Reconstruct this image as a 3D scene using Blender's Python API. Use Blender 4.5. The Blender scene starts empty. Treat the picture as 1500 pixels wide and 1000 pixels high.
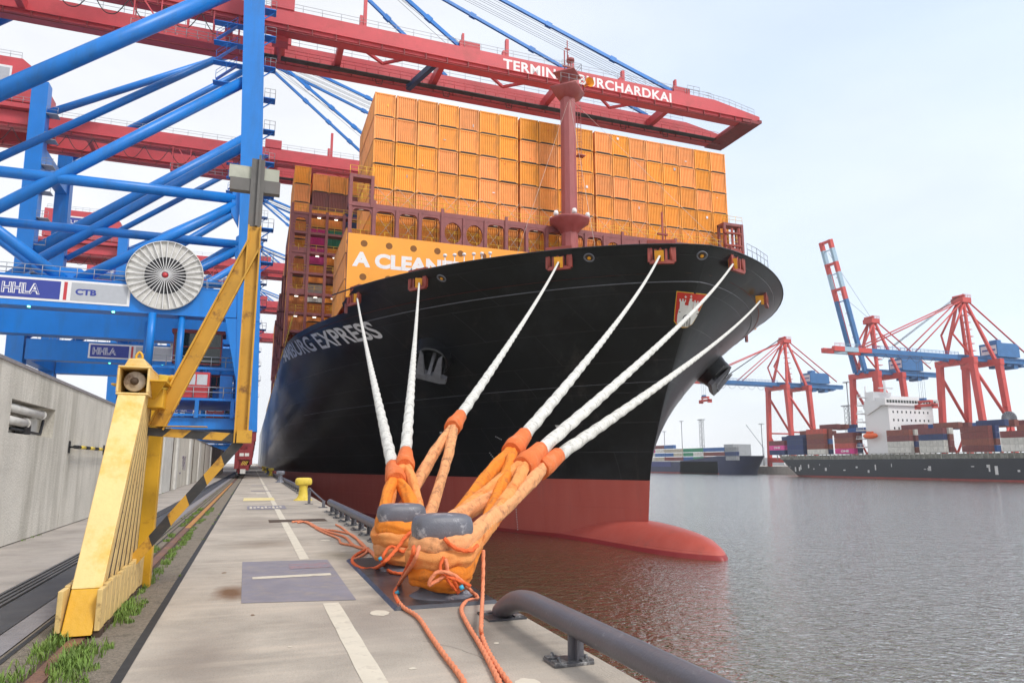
import bpy, math, random
from mathutils import Vector, Matrix
random.seed(7)
C = bpy.data.collections.new("scene_objects")
bpy.context.scene.collection.children.link(C)
scn = bpy.context.scene
R = math.radians
# ------------------------------------------------------------------ camera
F = 1020.0; HC = 1.55
PIT = math.atan(178 / F); AZ = math.atan(381 / (F / math.cos(PIT)))
cd = bpy.data.cameras.new("camera"); cam = bpy.data.objects.new("camera", cd); C.objects.link(cam)
cd.sensor_width = 36; cd.lens = 36 * F / 1500; cd.clip_end = 6000; cd.clip_start = 0.05
cam.location = (0, 0, HC); cam.rotation_euler = (R(90) + PIT, 0, -AZ)
scn.camera = cam
# ------------------------------------------------------------------ light
scn.view_settings.view_transform = 'Standard'; scn.view_settings.look = 'None'
scn.view_settings.exposure = 0.86; scn.view_settings.gamma = 1
SUN_EL, SUN_AZ = 48, 150        # compass-like: azimuth measured clockwise from +Y (the quay's direction)
w = bpy.data.worlds.new("World"); scn.world = w; w.use_nodes = True
nt = w.node_tree; nt.nodes.clear()
def wn(t, **k):
    n = nt.nodes.new(t)
    for a, b in k.items(): setattr(n, a, b)
    return n
wo = wn('ShaderNodeOutputWorld'); bg = wn('ShaderNodeBackground'); bg.inputs[1].default_value = 0.1
sky = wn('ShaderNodeTexSky', sky_type='NISHITA', sun_disc=False, sun_elevation=R(SUN_EL), sun_rotation=R(SUN_AZ))
sky.air_density = 1.0; sky.dust_density = 2.0
tc = wn('ShaderNodeTexCoord'); mp = wn('ShaderNodeMapping'); mp.inputs['Scale'].default_value = (1, 1, 2.2)
nz = wn('ShaderNodeTexNoise'); nz.inputs['Scale'].default_value = 1.3; nz.inputs['Detail'].default_value = 5; nz.inputs['Roughness'].default_value = 0.45
dt = wn('ShaderNodeVectorMath', operation='DOT_PRODUCT'); dt.inputs[1].default_value = (0.74, 0.38, 0.56)
mr = wn('ShaderNodeMapRange'); mr.inputs[1].default_value = 0.72; mr.inputs[2].default_value = 1.0; mr.inputs[3].default_value = 0.02; mr.inputs[4].default_value = 0.78
nr = wn('ShaderNodeMapRange'); nr.inputs[1].default_value = 0.35; nr.inputs[2].default_value = 0.65; nr.inputs[3].default_value = 0.6; nr.inputs[4].default_value = 1.15
mu = wn('ShaderNodeMath', operation='MULTIPLY', use_clamp=True)
mx = wn('ShaderNodeMix', data_type='RGBA')
cl = wn('ShaderNodeRGB'); cl.outputs[0].default_value = (5.75, 5.9, 6.2, 1)     # the cloud layer, in the sky texture's units
tint = wn('ShaderNodeMix', data_type='RGBA', blend_type='ADD'); tint.inputs[0].default_value = 1; tint.inputs[7].default_value = (2.2, 2.6, 3.0, 1)
L = nt.links.new
L(tc.outputs['Generated'], mp.inputs[0]); L(mp.outputs[0], nz.inputs['Vector'])
L(tc.outputs['Generated'], dt.inputs[0]); L(dt.outputs['Value'], mr.inputs[0]); L(nz.outputs[0], nr.inputs[0])
L(mr.outputs[0], mu.inputs[0]); L(nr.outputs[0], mu.inputs[1]); L(mu.outputs[0], mx.inputs[0])
L(sky.outputs[0], tint.inputs[6])
n2 = wn('ShaderNodeTexNoise'); n2.inputs['Scale'].default_value = 2.6; n2.inputs['Detail'].default_value = 7; n2.inputs['Roughness'].default_value = .55; n2.inputs['Distortion'].default_value = .4
m2 = wn('ShaderNodeMapping'); m2.inputs['Scale'].default_value = (1, 1, 3.0); r2 = wn('ShaderNodeMapRange'); r2.inputs[1].default_value = .35; r2.inputs[2].default_value = .68; r2.inputs[3].default_value = .90; r2.inputs[4].default_value = 1.03
vs = wn('ShaderNodeVectorMath', operation='SCALE'); L(tc.outputs['Generated'], m2.inputs[0]); L(m2.outputs[0], n2.inputs['Vector']); L(n2.outputs[0], r2.inputs[0]); L(cl.outputs[0], vs.inputs[0]); L(r2.outputs[0], vs.inputs['Scale'])
L(vs.outputs[0], mx.inputs[6]); L(tint.outputs[2], mx.inputs[7]); L(mx.outputs[2], bg.inputs[0]); L(bg.outputs[0], wo.inputs[0])
sd = bpy.data.lights.new("sun", 'SUN'); sd.energy = 1.3; sd.angle = R(14); sd.color = (1, 0.96, 0.9)
so = bpy.data.objects.new("sun", sd); C.objects.link(so)
so.rotation_euler = (R(90 - SUN_EL), 0, R(180 - SUN_AZ)); so.location = (0, 0, 120)
# ------------------------------------------------------------------ pixel -> point on a real plane
fw = Vector((math.sin(AZ) * math.cos(PIT), math.cos(AZ) * math.cos(PIT), math.sin(PIT)))
rt = Vector((math.cos(AZ), -math.sin(AZ), 0)); upv = rt.cross(fw)
CAMP = Vector((0, 0, HC))
def ray(x, y): return fw * F + rt * (x - 750) + upv * (500 - y)
def atZ(x, y, z=0.0): d = ray(x, y); return CAMP + d * ((z - HC) / d.z)
def atY(x, y, Y): d = ray(x, y); return CAMP + d * (Y / d.y)
def atX(x, y, X): d = ray(x, y); return CAMP + d * (X / d.x)
def pj(p):
    q = Vector(p) - CAMP; d = q.dot(fw); return (750 + F * q.dot(rt) / d, 500 - F * q.dot(upv) / d)
# ------------------------------------------------------------------ materials
def mat(name, col, rough=0.5, metal=0.0, var=0.12, scale=2.0, bump=0.0, bscale=20.0, dirt=None, dirt_amt=0.0, dscale=1.5,
        streak=False, rnd=0.0, spec=0.5, coat=0.0, dlo=0.5, dhi=0.7):
    m = bpy.data.materials.new(name); m.use_nodes = True
    t = m.node_tree; b = t.nodes['Principled BSDF']; lk = t.links.new
    b.inputs['Roughness'].default_value = rough; b.inputs['Metallic'].default_value = metal
    b.inputs['Specular IOR Level'].default_value = spec; b.inputs['Coat Weight'].default_value = coat
    co = t.nodes.new('ShaderNodeTexCoord'); n = t.nodes.new('ShaderNodeTexNoise')
    n.inputs['Scale'].default_value = scale; n.inputs['Detail'].default_value = 8; n.inputs['Roughness'].default_value = 0.62
    lk(co.outputs['Object'], n.inputs['Vector'])
    r = t.nodes.new('ShaderNodeMapRange'); r.inputs[1].default_value = 0.3; r.inputs[2].default_value = 0.7
    r.inputs[3].default_value = 1 - var; r.inputs[4].default_value = 1 + var
    lk(n.outputs[0], r.inputs[0])
    v = t.nodes.new('ShaderNodeVectorMath'); v.operation = 'SCALE'; v.inputs[0].default_value = col[:3]
    lk(r.outputs[0], v.inputs['Scale']); out = v.outputs[0]
    if rnd:
        oi = t.nodes.new('ShaderNodeObjectInfo'); hs = t.nodes.new('ShaderNodeHueSaturation')
        a = t.nodes.new('ShaderNodeMapRange'); a.inputs[3].default_value = 1 - rnd; a.inputs[4].default_value = 1 + rnd
        h = t.nodes.new('ShaderNodeMapRange'); h.inputs[3].default_value = 0.5 - rnd * 0.05; h.inputs[4].default_value = 0.5 + rnd * 0.05
        ml = t.nodes.new('ShaderNodeMath'); ml.operation = 'FRACT'; m7 = t.nodes.new('ShaderNodeMath'); m7.operation = 'MULTIPLY'; m7.inputs[1].default_value = 7.31
        s = t.nodes.new('ShaderNodeMapRange'); s.inputs[3].default_value = 1.0 - rnd * .7; s.inputs[4].default_value = 1.02
        lk(oi.outputs['Random'], a.inputs[0]); lk(oi.outputs['Random'], m7.inputs[0]); lk(m7.outputs[0], ml.inputs[0])
        lk(ml.outputs[0], h.inputs[0]); lk(ml.outputs[0], s.inputs[0])
        lk(h.outputs[0], hs.inputs['Hue']); lk(a.outputs[0], hs.inputs['Value']); lk(s.outputs[0], hs.inputs['Saturation']); lk(out, hs.inputs['Color']); out = hs.outputs[0]
    if dirt:
        n2 = t.nodes.new('ShaderNodeTexNoise'); n2.inputs['Scale'].default_value = dscale; n2.inputs['Detail'].default_value = 9; n2.inputs['Roughness'].default_value = 0.68
        if streak:
            mp2 = t.nodes.new('ShaderNodeMapping'); mp2.inputs['Scale'].default_value = (1, 1, 0.12)
            lk(co.outputs['Object'], mp2.inputs[0]); lk(mp2.outputs[0], n2.inputs['Vector'])
        else: lk(co.outputs['Object'], n2.inputs['Vector'])
        r2 = t.nodes.new('ShaderNodeMapRange'); r2.inputs[1].default_value = dlo; r2.inputs[2].default_value = dhi; r2.inputs[4].default_value = dirt_amt
        lk(n2.outputs[0], r2.inputs[0]); m2 = t.nodes.new('ShaderNodeMix'); m2.data_type = 'RGBA'; m2.inputs[7].default_value = (*dirt, 1)
        lk(r2.outputs[0], m2.inputs[0]); lk(out, m2.inputs[6]); out = m2.outputs[2]
    lk(out, b.inputs['Base Color'])
    if bump:
        n3 = t.nodes.new('ShaderNodeTexNoise'); n3.inputs['Scale'].default_value = bscale; n3.inputs['Detail'].default_value = 6
        lk(co.outputs['Object'], n3.inputs['Vector'])
        bp = t.nodes.new('ShaderNodeBump'); bp.inputs['Strength'].default_value = bump; bp.inputs['Distance'].default_value = 0.05
        lk(n3.outputs[0], bp.inputs['Height']); lk(bp.outputs[0], b.inputs['Normal'])
    return m
RUST = (0.12, 0.04, 0.015)
M = {}
M['blue'] = mat('blue crane paint', (0.001, 0.185, 0.62), 0.4, var=0.08, scale=0.4, dirt=(0.02, 0.12, 0.32), dirt_amt=0.55, dscale=0.5, streak=True)
M['red'] = mat('red crane paint', (0.54, 0.06, 0.075), 0.5, var=0.10, scale=0.3, dirt=(0.36, 0.05, 0.05), dirt_amt=0.6, dscale=0.35)
M['bogie'] = mat('dark red bogie paint', (0.23, 0.02, 0.025), 0.5, dirt=(0.03, 0.01, 0.01), dirt_amt=0.6)
M['rail'] = mat('galvanised rails', (0.35, 0.37, 0.4), 0.5, 0.3)
M['white'] = mat('white paint', (0.75, 0.75, 0.76), 0.5, var=0.05)
M['offwhite'] = mat('weathered white paint', (0.6, 0.59, 0.56), 0.6, var=0.12, dirt=(0.3, 0.28, 0.24), dirt_amt=0.5)
M['signblue'] = mat('sign blue', (0.03, 0.05, 0.30), 0.4, var=0.05)
M['signgrey'] = mat('sign grey', (0.42, 0.44, 0.48), 0.4, var=0.05)
M['signred'] = mat('sign red', (0.5, 0.04, 0.05), 0.4, var=0.05)
M['black'] = mat('black rubber and painted shade', (0.012, 0.012, 0.013), 0.6)
M['darkmetal'] = mat('dark metal', (0.035, 0.036, 0.04), 0.5, 0.3, var=0.2)
M['glass'] = mat('dark cab glass', (0.01, 0.02, 0.02), 0.08, 0.0, var=0.02, spec=0.7)
M['grey'] = mat('grey bollard paint', (0.13, 0.135, 0.165), 0.42, var=0.2, scale=5, dirt=(0.5, 0.5, 0.53), dirt_amt=0.85, dscale=5, dlo=0.56, dhi=0.66, bump=0.15, bscale=60)
M['plate'] = mat('wet steel base plate', (0.07, 0.072, 0.085), 0.3, 0.2, var=0.3, scale=5, dirt=(0.02, 0.02, 0.022), dirt_amt=0.8, dscale=3)
M['pipe'] = mat('grey pipe paint', (0.115, 0.112, 0.132), 0.4, var=0.10, scale=4, dirt=(0.32, 0.31, 0.31), dirt_amt=0.7, dscale=12, dlo=0.62, dhi=0.72, bump=0.1, bscale=60)
M['galv'] = mat('scuffed bracket steel', (0.13, 0.13, 0.14), 0.4, 0.4, var=0.3, scale=20, dirt=(0.5, 0.5, 0.5), dirt_amt=0.8, dscale=12, dlo=0.5, dhi=0.62)
M['yellow'] = mat('yellow steel paint', (0.66, 0.36, 0.02), 0.42, var=0.08, scale=3, dirt=(0.25, 0.09, 0.02), dirt_amt=0.75, dscale=4, dlo=0.58, dhi=0.74, bump=0.1)
M['paleyellow'] = mat('faded pale yellow paint', (0.80, 0.58, 0.24), 0.5, var=0.07, scale=2.5, dirt=(0.70, 0.38, 0.02), dirt_amt=0.8, dscale=2.2, dlo=0.48, dhi=0.66, bump=0.1)
M['ribs'] = mat('rusty pale ribs', (0.70, 0.50, 0.20), 0.55, var=0.12, scale=5, dirt=(0.16, 0.07, 0.03), dirt_amt=0.8, dscale=9, dlo=0.55, dhi=0.7)
M['rust_gapshade'] = mat('dark rust and painted gap shade', (0.07, 0.045, 0.03), 0.8)  # rusty brown, also the painted shade between the end stop ribs
M['rustyellow'] = mat('rusty yellow beam paint', (0.56, 0.30, 0.03), 0.5, var=0.12, scale=3, dirt=(0.17, 0.07, 0.02), dirt_amt=0.9, dscale=5, dlo=0.55, dhi=0.68)
M['buffer'] = mat('scratched buffer disc', (0.55, 0.50, 0.44), 0.5, var=0.2, scale=8, dirt=(0.09, 0.03, 0.02), dirt_amt=0.95, dscale=6, dlo=0.47, dhi=0.6)
M['greywood'] = mat('bare grey steel', (0.13, 0.125, 0.12), 0.6, var=0.2, scale=3, dirt=(0.12, 0.05, 0.03), dirt_amt=0.5)
M['palepanel'] = mat('lichen stained pale panel', (0.42, 0.43, 0.36), 0.6, var=0.15, scale=6, dirt=(0.25, 0.27, 0.2), dirt_amt=0.5)
M['bollyellow'] = mat('yellow bollard paint', (0.70, 0.52, 0.06), 0.5, var=0.1, scale=4, dirt=(0.3, 0.22, 0.05), dirt_amt=0.6, dscale=5)
M['white_rope'] = mat('white rope jacket', (0.66, 0.65, 0.61), 0.85, var=0.10, scale=5, dirt=(0.25, 0.24, 0.22), dirt_amt=0.8, dscale=7, bump=0.4, bscale=30)
M['sleeve'] = mat('orange red sleeve', (0.72, 0.16, 0.035), 0.8, var=0.1, scale=10, bump=0.3, bscale=40, dirt=(0.6, 0.28, 0.14), dirt_amt=0.5, dscale=5)
M['fabric'] = mat('orange chafe fabric', (0.80, 0.33, 0.10), 0.9, var=0.12, scale=4, bump=0.35, bscale=75, dirt=(0.55, 0.13, 0.02), dirt_amt=0.9, dscale=4, dlo=0.46, dhi=0.66)
M['fabricp'] = mat('pale orange chafe fabric', (0.76, 0.35, 0.15), 0.9, var=0.12, scale=5, bump=0.35, bscale=75, dirt=(0.22, 0.10, 0.055), dirt_amt=0.8, dscale=7, dlo=0.5, dhi=0.68)
M['fabricb'] = mat('bright orange chafe fabric', (0.80, 0.24, 0.02), 0.9, var=0.14, scale=5, bump=0.35, bscale=75, dirt=(0.30, 0.10, 0.03), dirt_amt=0.75, dscale=5, dlo=0.5, dhi=0.68)
M['orope'] = mat('orange red rope', (0.75, 0.13, 0.03), 0.8, var=0.12, scale=12, bump=0.4, bscale=60)
M['oropep'] = mat('sun bleached orange rope', (0.77, 0.26, 0.13), 0.85, var=0.12, scale=12, bump=0.4, bscale=60)
M['tape'] = mat('blue tape', (0.05, 0.4, 0.6), 0.5)
M['shipred'] = mat('ship fittings red', (0.30, 0.05, 0.035), 0.5, var=0.15, scale=1, dirt=(0.12, 0.03, 0.02), dirt_amt=0.5)
M['mauve'] = mat('lashing bridge red brown', (0.25, 0.075, 0.075), 0.55, var=0.12, scale=0.7, dirt=(0.12, 0.03, 0.03), dirt_amt=0.5)
M['mast'] = mat('foremast red brown', (0.33, 0.085, 0.085), 0.5, var=0.1, scale=0.5, dirt=(0.22, 0.04, 0.03), dirt_amt=0.5, streak=True)
M['padorange'] = mat('orange chafe pad', (0.82, 0.36, 0.02), 0.6)
M['yrail'] = mat('yellow handrail', (0.8, 0.5, 0.04), 0.5)
M['anchor'] = mat('grey anchor paint', (0.15, 0.155, 0.18), 0.5, var=0.2, scale=2, bump=0.2)
M['panel'] = mat('orange breakwater paint', (0.88, 0.36, 0.035), 0.5, var=0.05, scale=0.5)
def cmat(n, c, rnd=0.12): return mat(n, c, 0.55, var=0.10, scale=0.8, rnd=rnd, dirt=tuple(x * 0.35 + 0.03 for x in c), dirt_amt=0.75, dscale=1.8, streak=True, dlo=0.52, dhi=0.72)
CC = {'orange': (0.88, 0.33, 0.035), 'brown': (0.24, 0.065, 0.045), 'maroon': (0.20, 0.045, 0.045), 'red': (0.5, 0.07, 0.04), 'magenta': (0.72, 0.03, 0.28),
      'green': (0.03, 0.28, 0.15), 'navy': (0.02, 0.045, 0.15), 'blue': (0.03, 0.13, 0.38), 'white': (0.62, 0.61, 0.57), 'grey': (0.3, 0.32, 0.35), 'beige': (0.5, 0.45, 0.36)}
for k, c in CC.items(): M['c_' + k] = cmat(k + ' container paint', c)

# ------------------------------------------------------------------ builders
WL = {}
class MB:
    def __init__(s): s.v = []; s.f = []; s.m = []; s.s = []; s.mats = []
    def mi(s, mt):
        if mt is None: return 0
        if mt not in s.mats: s.mats.append(mt)
        return s.mats.index(mt)
    def add(s, vs, fs, smooth=False, mt=None):
        o = len(s.v); s.v += [Vector(p) for p in vs]; k = s.mi(mt)
        for f in fs: s.f.append([o + i for i in f]); s.m.append(k); s.s.append(smooth)
        return s
    def box(s, a, b, mt=None):
        x0, y0, z0 = [min(a[i], b[i]) for i in range(3)]; x1, y1, z1 = [max(a[i], b[i]) for i in range(3)]
        return s.add([(x0, y0, z0), (x1, y0, z0), (x1, y1, z0), (x0, y1, z0), (x0, y0, z1), (x1, y0, z1), (x1, y1, z1), (x0, y1, z1)],
                     [(0, 3, 2, 1), (4, 5, 6, 7), (0, 1, 5, 4), (1, 2, 6, 5), (2, 3, 7, 6), (3, 0, 4, 7)], mt=mt)
    def beam(s, p, q, w, h, w2=None, h2=None, up=(0, 0, 1), mt=None):
        p = Vector(p); q = Vector(q); d = (q - p).normalized(); u = Vector(up)
        if abs(d.dot(u)) > 0.95: u = Vector((0, 1, 0))
        x = d.cross(u).normalized(); y = x.cross(d).normalized(); w2 = w if w2 is None else w2; h2 = h if h2 is None else h2
        vs = [p + x * (a * w / 2) + y * (b * h / 2) for a, b in ((-1, -1), (1, -1), (1, 1), (-1, 1))] + [q + x * (a * w2 / 2) + y * (b * h2 / 2) for a, b in ((-1, -1), (1, -1), (1, 1), (-1, 1))]
        return s.add(vs, [(0, 1, 2, 3), (7, 6, 5, 4), (0, 4, 5, 1), (1, 5, 6, 2), (2, 6, 7, 3), (3, 7, 4, 0)], mt=mt)
    def tube(s, pts, r, n=8, caps=True, mt=None, twist=0, tref=0, flat=None, closed=False, fold=0, wrk=0):
        pts = [Vector(p) for p in pts]; N = len(pts); rs = r if isinstance(r, (list, tuple)) else [r] * N
        t0 = (pts[1] - pts[0]).normalized(); u = Vector((0, 0, 1)) if abs(t0.z) < 0.9 else Vector((1, 0, 0))
        x = t0.cross(u).normalized(); vs = []; acc = 0
        for i, p in enumerate(pts):
            t = (pts[min(i + 1, N - 1)] - pts[max(i - 1, 0)]).normalized()
            x = (x - t * x.dot(t)).normalized(); y = t.cross(x)
            if i: acc += (pts[i] - pts[i - 1]).length
            for k in range(n):
                a = 2 * math.pi * k / n; rr = rs[i] * (1 + tref * math.cos(3 * (a - twist * acc)))
                if fold: rr *= 1 + fold * (math.sin(5 * a + 2.2 * math.sin(acc * 5)) * .5 + math.sin(8 * a - 1.7 * math.sin(acc * 9 + 1)) * .35 + math.sin(3 * a + acc * 7) * .4)
                if wrk: gate = max(0, math.sin(acc * 6.3 + 1.3 * math.sin(a) + 1)) ; rr *= 1 + wrk * (gate * math.sin(acc * 78 + 2.5 * math.sin(2 * a + acc * 3)) + .6 * max(0, math.sin(acc * 9 + 2 * a)) * math.sin(acc * 47 - 3 * math.sin(a + 1)))
                fx, fy = flat if flat else (1, 1)
                vs.append(p + x * (rr * fx * math.cos(a)) + y * (rr * fy * math.sin(a)))
        fs = [(i * n + k, i * n + (k + 1) % n, (i + 1) * n + (k + 1) % n, (i + 1) * n + k) for i in range(N - 1) for k in range(n)]
        if closed: fs += [((N - 1) * n + k, (N - 1) * n + (k + 1) % n, (k + 1) % n, k) for k in range(n)]
        s.add(vs, fs, True, mt)
        if caps and not closed:
            o = len(s.v) - len(vs); k = s.mi(mt)
            s.f.append([o + i for i in range(n)][::-1]); s.m.append(k); s.s.append(False)
            s.f.append([o + (N - 1) * n + i for i in range(n)]); s.m.append(k); s.s.append(False)
        return s
    def cyl(s, p, q, r, n=16, r2=None, mt=None): return s.tube([p, q], [r, r if r2 is None else r2], n, mt=mt)
    def lathe(s, c, prof, n=28, axis=(0, 0, 1), mt=None, sx=1, sy=1):
        c = Vector(c); ax = Vector(axis).normalized(); u = Vector((1, 0, 0)) if abs(ax.x) < 0.9 else Vector((0, 1, 0))
        x = (u - ax * u.dot(ax)).normalized(); y = ax.cross(x); vs = []
        for (r, z) in prof:
            for k in range(n):
                a = 2 * math.pi * k / n; vs.append(c + ax * z + x * (r * sx * math.cos(a)) + y * (r * sy * math.sin(a)))
        fs = [(i * n + k, i * n + (k + 1) % n, (i + 1) * n + (k + 1) % n, (i + 1) * n + k) for i in range(len(prof) - 1) for k in range(n)]
        return s.add(vs, fs, True, mt)
    def prism(s, poly, off, mt=None):      # poly: 3-D points in one plane, off: extrusion vector
        n = len(poly); a = [Vector(p) for p in poly]; b = [p + Vector(off) for p in a]
        return s.add(a + b, [tuple(range(n))[::-1], tuple(range(n, 2 * n))] + [(i, (i + 1) % n, (i + 1) % n + n, i + n) for i in range(n)], mt=mt)
    def grid(s, rows, smooth=True, mt=None, flip=False):
        n = len(rows[0]); vs = [p for r in rows for p in r]
        fs = [(i * n + k, i * n + k + 1, (i + 1) * n + k + 1, (i + 1) * n + k) for i in range(len(rows) - 1) for k in range(n - 1)]
        if flip: fs = [f[::-1] for f in fs]
        return s.add(vs, fs, smooth, mt)
    def build(s, name, mt=None, parent=None, origin=None, bevel=0, **tg):
        if parent is not None: base = WL[parent]; o0 = Vector(origin) if origin is not None else base
        elif origin is not None: base = Vector((0, 0, 0)); o0 = Vector(origin)
        else:
            base = Vector((0, 0, 0)); xs = [p.x for p in s.v]; ys = [p.y for p in s.v]; o0 = Vector(((min(xs) + max(xs)) / 2, (min(ys) + max(ys)) / 2, min(p.z for p in s.v)))
        me = bpy.data.meshes.new(name); me.from_pydata([p - o0 for p in s.v], [], s.f)
        ms = s.mats if s.mats else [mt]
        if s.mats and mt is not None and mt not in s.mats: pass
        for a in ms: me.materials.append(a if a is not None else mt)
        me.polygons.foreach_set('material_index', s.m); me.polygons.foreach_set('use_smooth', s.s); me.update()
        o = bpy.data.objects.new(name, me); C.objects.link(o)
        if parent is not None: o.parent = parent
        o.location = o0 - base if parent is not None else o0; WL[o] = o0
        if bevel:
            bv = o.modifiers.new('bevel', 'BEVEL'); bv.width = bevel; bv.segments = 2; bv.limit_method = 'ANGLE'
        for k, v in tg.items(): o[k] = v
        return o
def thing(name, loc, label, cat, group=None):
    o = bpy.data.objects.new(name, None); o.empty_display_size = 0.3; C.objects.link(o); o.location = loc; WL[o] = Vector(loc)
    o['label'] = label; o['category'] = cat
    if group: o['group'] = group
    return o
def children(o): return [c for c in C.objects if c.parent is o]
def copy_tree(o, off=(0, 0, 0), parent=None, label=None, kids=None):
    c = o.copy(); C.objects.link(c)
    if parent is not None: c.parent = parent
    else: c.location = o.location + Vector(off); WL[c] = Vector(c.location)
    if label: c['label'] = label
    for ch in kids[o] if kids and o in kids else ([] if kids else children(o)): copy_tree(ch, parent=c, kids=kids)
    return c
def kidmap():
    k = {}
    for c in C.objects:
        if c.parent: k.setdefault(c.parent, []).append(c)
    return k
_tc = {}
def text_geo(body, bold=0.0, spacing=1.0):
    key = (body, bold, spacing)
    if key in _tc: return _tc[key]
    cu = bpy.data.curves.new('t', 'FONT'); cu.body = body; cu.size = 1; cu.offset = bold; cu.space_character = spacing; cu.resolution_u = 4
    o = bpy.data.objects.new('t', cu); C.objects.link(o)
    dg = bpy.context.evaluated_depsgraph_get(); me = bpy.data.meshes.new_from_object(o.evaluated_get(dg))
    vs = [tuple(v.co) for v in me.vertices]; fs = [tuple(p.vertices) for p in me.polygons]
    bpy.data.objects.remove(o); bpy.data.curves.remove(cu); bpy.data.meshes.remove(me)
    x0 = min(v[0] for v in vs); x1 = max(v[0] for v in vs); y0 = min(v[1] for v in vs); y1 = max(v[1] for v in vs)
    _tc[key] = ([((v[0] - x0) / (x1 - x0), (v[1] - y0) / (y1 - y0)) for v in vs], fs); return _tc[key]
def text_quad(mb, body, p0, du, dv, off=(0, 0, 0), bold=0.02, mt=None, spacing=1.0):     # text filling the parallelogram p0, p0+du, p0+dv
    v, f = text_geo(body, bold, spacing); p0 = Vector(p0); du = Vector(du); dv = Vector(dv); off = Vector(off)
    mb.add([p0 + du * a + dv * b + off for a, b in v], f, mt=mt)
def sm(pts, n=6, closed=False):           # Catmull-Rom through the points
    P = [Vector(p) for p in pts]; out = []; N = len(P)
    rng = range(N) if closed else range(N - 1)
    for i in rng:
        a, b, c, d = (P[(i - 1) % N], P[i], P[(i + 1) % N], P[(i + 2) % N]) if closed else (P[max(i - 1, 0)], P[i], P[i + 1], P[min(i + 2, N - 1)])
        for k in range(n):
            t = k / n; out.append(0.5 * ((2 * b) + (c - a) * t + (2 * a - 5 * b + 4 * c - d) * t * t + (3 * b - a - 3 * c + d) * t ** 3))
    if not closed: out.append(P[-1])
    return out
def rails(mb, pts, h=1.1, step=1.5, r=0.025, mt=None, n=4):
    pts = [Vector(p) for p in pts]
    for a, b in zip(pts, pts[1:]):
        for hh in (h, h * 0.55): mb.tube([a + Vector((0, 0, hh)), b + Vector((0, 0, hh))], r, n, mt=mt)
        k = max(1, int((b - a).length / step))
        for i in range(k + 1): p = a.lerp(b, i / k); mb.tube([p, p + Vector((0, 0, h))], r, n, mt=mt)
M['dkblue'] = mat('dark blue paint', (.02, .05, .12), .5)
WATER = -5.7
QE = 2.72          # quay edge
exec_parts = []
# ================================================================== SETTING
def concrete(name, col, seed=0.0, lines=False):
    m = mat(name, col, 0.85, var=0.14, scale=0.9, bump=0.3, bscale=45, dirt=tuple(c * 0.55 for c in col), dirt_amt=0.7, dscale=0.55, dlo=0.46, dhi=0.68)
    t = m.node_tree; b = t.nodes['Principled BSDF']; lk = t.links.new
    src = b.inputs['Base Color'].links[0].from_socket
    co = t.nodes.new('ShaderNodeTexCoord'); n = t.nodes.new('ShaderNodeTexNoise'); n.inputs['Scale'].default_value = 70; n.inputs['Detail'].default_value = 3
    lk(co.outputs['Object'], n.inputs['Vector'])
    r = t.nodes.new('ShaderNodeMapRange'); r.inputs[1].default_value = 0.62; r.inputs[2].default_value = 0.74; r.inputs[4].default_value = 0.45
    lk(n.outputs[0], r.inputs[0]); x = t.nodes.new('ShaderNodeMix'); x.data_type = 'RGBA'; x.inputs[7].default_value = (col[0] * .35, col[1] * .33, col[2] * .3, 1)
    lk(r.outputs[0], x.inputs[0]); lk(src, x.inputs[6]); out = x.outputs[2]
    # sweep streaks along the quay's width
    mp3 = t.nodes.new('ShaderNodeMapping'); mp3.inputs['Scale'].default_value = (0.6, 5, 1); n4 = t.nodes.new('ShaderNodeTexNoise'); n4.inputs['Scale'].default_value = 1.1; n4.inputs['Detail'].default_value = 6
    lk(co.outputs['Object'], mp3.inputs[0]); lk(mp3.outputs[0], n4.inputs['Vector'])
    r4 = t.nodes.new('ShaderNodeMapRange'); r4.inputs[1].default_value = 0.5; r4.inputs[2].default_value = 0.75; r4.inputs[4].default_value = 0.5
    lk(n4.outputs[0], r4.inputs[0]); x4 = t.nodes.new('ShaderNodeMix'); x4.data_type = 'RGBA'; x4.inputs[7].default_value = (col[0] * 1.35, col[1] * 1.3, col[2] * 1.25, 1)
    lk(r4.outputs[0], x4.inputs[0]); lk(out, x4.inputs[6]); lk(x4.outputs[2], b.inputs['Base Color'])
    return m
M['conc'] = concrete('quay concrete', (0.44, 0.385, 0.325))
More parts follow.
